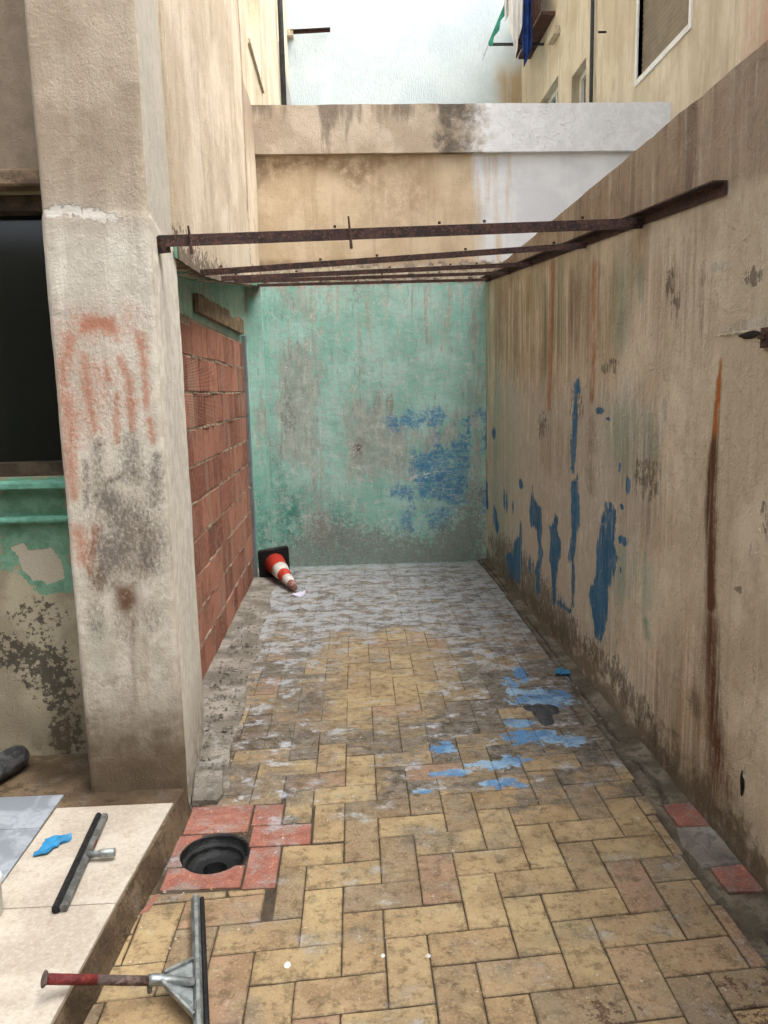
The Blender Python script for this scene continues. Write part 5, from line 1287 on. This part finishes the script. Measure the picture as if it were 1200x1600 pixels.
v, f = ring([(0.0515, Z0 + 0.108), (0.0515, Z0 + 0.118), (0.049, Z0 + 0.121), (0.001, Z0 + 0.121)], (cx, cy), 32)
mk('lid', v, f, M_TUB, tb, True)
# white plaster crumbs and grey rubble: uncountable
def crumbs(name, n, fn, smin, smax, mat, label, cat):
    g = G()
    for k in range(n):
        x, y, z = fn()
        if math.hypot(x - DRAIN[0], y - DRAIN[1]) < DR + 0.01: continue
        s = rng.uniform(smin, smax) * (1.8 if rng.random() < 0.08 else 1)
        pts = []
        for q in [(-1, -1, 0), (1, -1, 0), (1, 1, 0), (-1, 1, 0), (-.6, -.6, 1), (.7, -.5, 1), (.5, .6, 1), (-.6, .5, 1)]:
            pts.append((x + s * q[0] * rng.uniform(.6, 1.2), y + s * q[1] * rng.uniform(.6, 1.2), z + s * q[2] * rng.uniform(.6, 1.2)))
        g.add(pts, [(4, 5, 6, 7), (0, 1, 5, 4), (1, 2, 6, 5), (2, 3, 7, 6), (3, 0, 4, 7)])
    return tag(g.build(name, mat), label, cat, None, 'stuff')
def near_left():
    y = 3.0 + abs(rng.gauss(0, 1.3)); return (-0.86 + abs(rng.gauss(0, 0.12)) + 0.06, min(y, 6.9), 0.018)
crumbs('rubble', 260, near_left, 0.003, 0.009, M_DUST, 'grey crumbled mortar along the foot of the brick wall', 'rubble')
crumbs('plaster_crumbs', 70, lambda: ((lambda a: (a[0], a[1], 0.012 if a[0] < -0.55 and a[1] > 3 else 0.0015))((rng.uniform(-0.7, -0.4) if rng.random() < .7 else rng.uniform(-.5, 1.1), rng.uniform(1.7, 3.5)))), 0.0015, 0.004, M_PALEP, 'scattered white plaster crumbs on the floor tiles', 'crumbs')
for k, (x, y, s) in enumerate([(-0.217, 1.985, 0.011), (0.055, 2.0, 0.007), (0.185, 1.99, 0.007)]):
    v, f = lump((x, y, 0.0005), 'z', s, s * 1.2, 0.005, 60 + k, 10, 3)
    tag(mk('plaster_crumb', v, f, M_TUB, None, True), ['largest white plaster crumb on tile right of the metal squeegee', 'middle white plaster crumb of three in a row on tiles', 'rightmost white plaster crumb of three in a row on tiles'][k], 'crumb')

# ------------------------------------------------------------------ bar on the white wall, awning and washing
mb = empty('wall_bracket', (-0.45, 12.95, 7.05), 'dark steel bar bracket on the bluish white wall', 'bracket')
angle((-0.70, 12.9, 7.045), (-0.09, 12.9, 7.075), 0.05, 0.05).build('bar', M_STEEL, mb)
G().box(-0.78, -0.66, 12.86, 13.0, 7.02, 7.11).build('mortar_block', M_PALEP, mb)
M_AWN = plain('green_canvas', lin(40, 150, 118), 0.8, 0.15)
M_LIN = plain('white_canvas', lin(214, 220, 218), 0.85, 0.06)
aw = empty('awning', (2.5, 11.9, 6.3), 'small awning with green edge above the washing at upper right', 'awning')
V = []; F = []; n = 14
for k in range(n):
    t = k / (n - 1); x = 2.86 - 0.75 * t; z = 8.0 - 1.66 * t
    V += [(x, 11.55, z), (x, 12.1, z), (x, 11.55, z - 0.015), (x, 12.1, z - 0.015)]
    if k: a = 4 * (k - 1); b = 4 * k; F += [(a, a+1, b+1, b), (a+2, b+2, b+3, a+3), (a, b, b+2, a+2), (a+1, a+3, b+3, b+1)]
mk('canvas', V, F, M_LIN, aw)
V = []; F = []
for k in range(33):
    t = k / 32; x = 2.86 - 0.75 * t; z = 8.0 - 1.66 * t; w_ = 0.055 + 0.02 * math.cos(k * math.pi / 2)
    V += [(x - 0.008, 11.535, z + 0.01), (x + w_ * 0.75, 11.535, z - w_ * 0.4), (x - 0.008, 11.547, z + 0.01), (x + w_ * 0.75, 11.547, z - w_ * 0.4)]
    if k: a = 4 * (k - 1); b = 4 * k; F += [(a, a+1, b+1, b), (a+2, b+2, b+3, a+3), (a, b, b+2, a+2), (a+1, a+3, b+3, b+1)]
mk('valance', V, F, M_AWN, aw)
G().bar((2.13, 11.6, 6.36), (2.9, 11.6, 6.36), 0.03, 0.03).build('arm', M_DKPIPE, aw)
def cloth(name, pts_top, pts_bot, mat, label, folds=3, amp=0.03, y=11.4):
    nx, nz = 22, 26; V = []; F = []
    for i in range(nx):
        s = i / (nx - 1)
        xt = pts_top[0][0] + (pts_top[1][0] - pts_top[0][0]) * s; zt = pts_top[0][1] + (pts_top[1][1] - pts_top[0][1]) * s
        q = s * (len(pts_bot) - 1); a = min(int(q), len(pts_bot) - 2); fr = q - a
        xb = pts_bot[a][0] * (1 - fr) + pts_bot[a+1][0] * fr; zb = pts_bot[a][1] * (1 - fr) + pts_bot[a+1][1] * fr
        for j in range(nz):
            t = j / (nz - 1)
            V.append((xt + (xb - xt) * t, y + amp * math.sin(s * folds * 2 * math.pi + t * 1.3) * (0.4 + 0.6 * t), zt + (zb - zt) * t))
    n0 = len(V); V += [(a, b + 0.006, c) for a, b, c in V]
    for i in range(nx - 1):
        for j in range(nz - 1):
            k = i * nz + j
            F += [(k, k + nz, k + nz + 1, k + 1), (n0 + k, n0 + k + 1, n0 + k + nz + 1, n0 + k + nz)]
    for i in range(nx - 1):
        k = i * nz + nz - 1; F.append((k, k + nz, n0 + k + nz, n0 + k))
    return tag(mk(name, V, F, mat, None, True), label, 'laundry', 'washing hung at upper right')
M_CLW = plain('white_cotton', lin(226, 224, 216), 0.9, 0.05); M_CLB = plain('blue_cotton', lin(34, 66, 140), 0.9, 0.2)
cloth('hanging_cloth', ((2.36, 7.3), (2.58, 7.3)), [(2.37, 6.55), (2.455, 6.07), (2.50, 6.35), (2.56, 6.55)], M_CLW, 'white cloth hanging beside the green edged awning')
cloth('hanging_cloth', ((2.53, 7.3), (2.73, 7.3)), [(2.56, 6.30), (2.585, 6.0), (2.66, 6.15), (2.70, 6.35)], M_CLB, 'blue cloth hanging on the washing line', y=11.43)
cloth('hanging_cloth', ((2.30, 7.3), (2.48, 7.3)), [(2.33, 6.60), (2.36, 6.65), (2.45, 6.85)], M_CLW, 'short pale shirt hanging behind the white cloth', y=11.48)
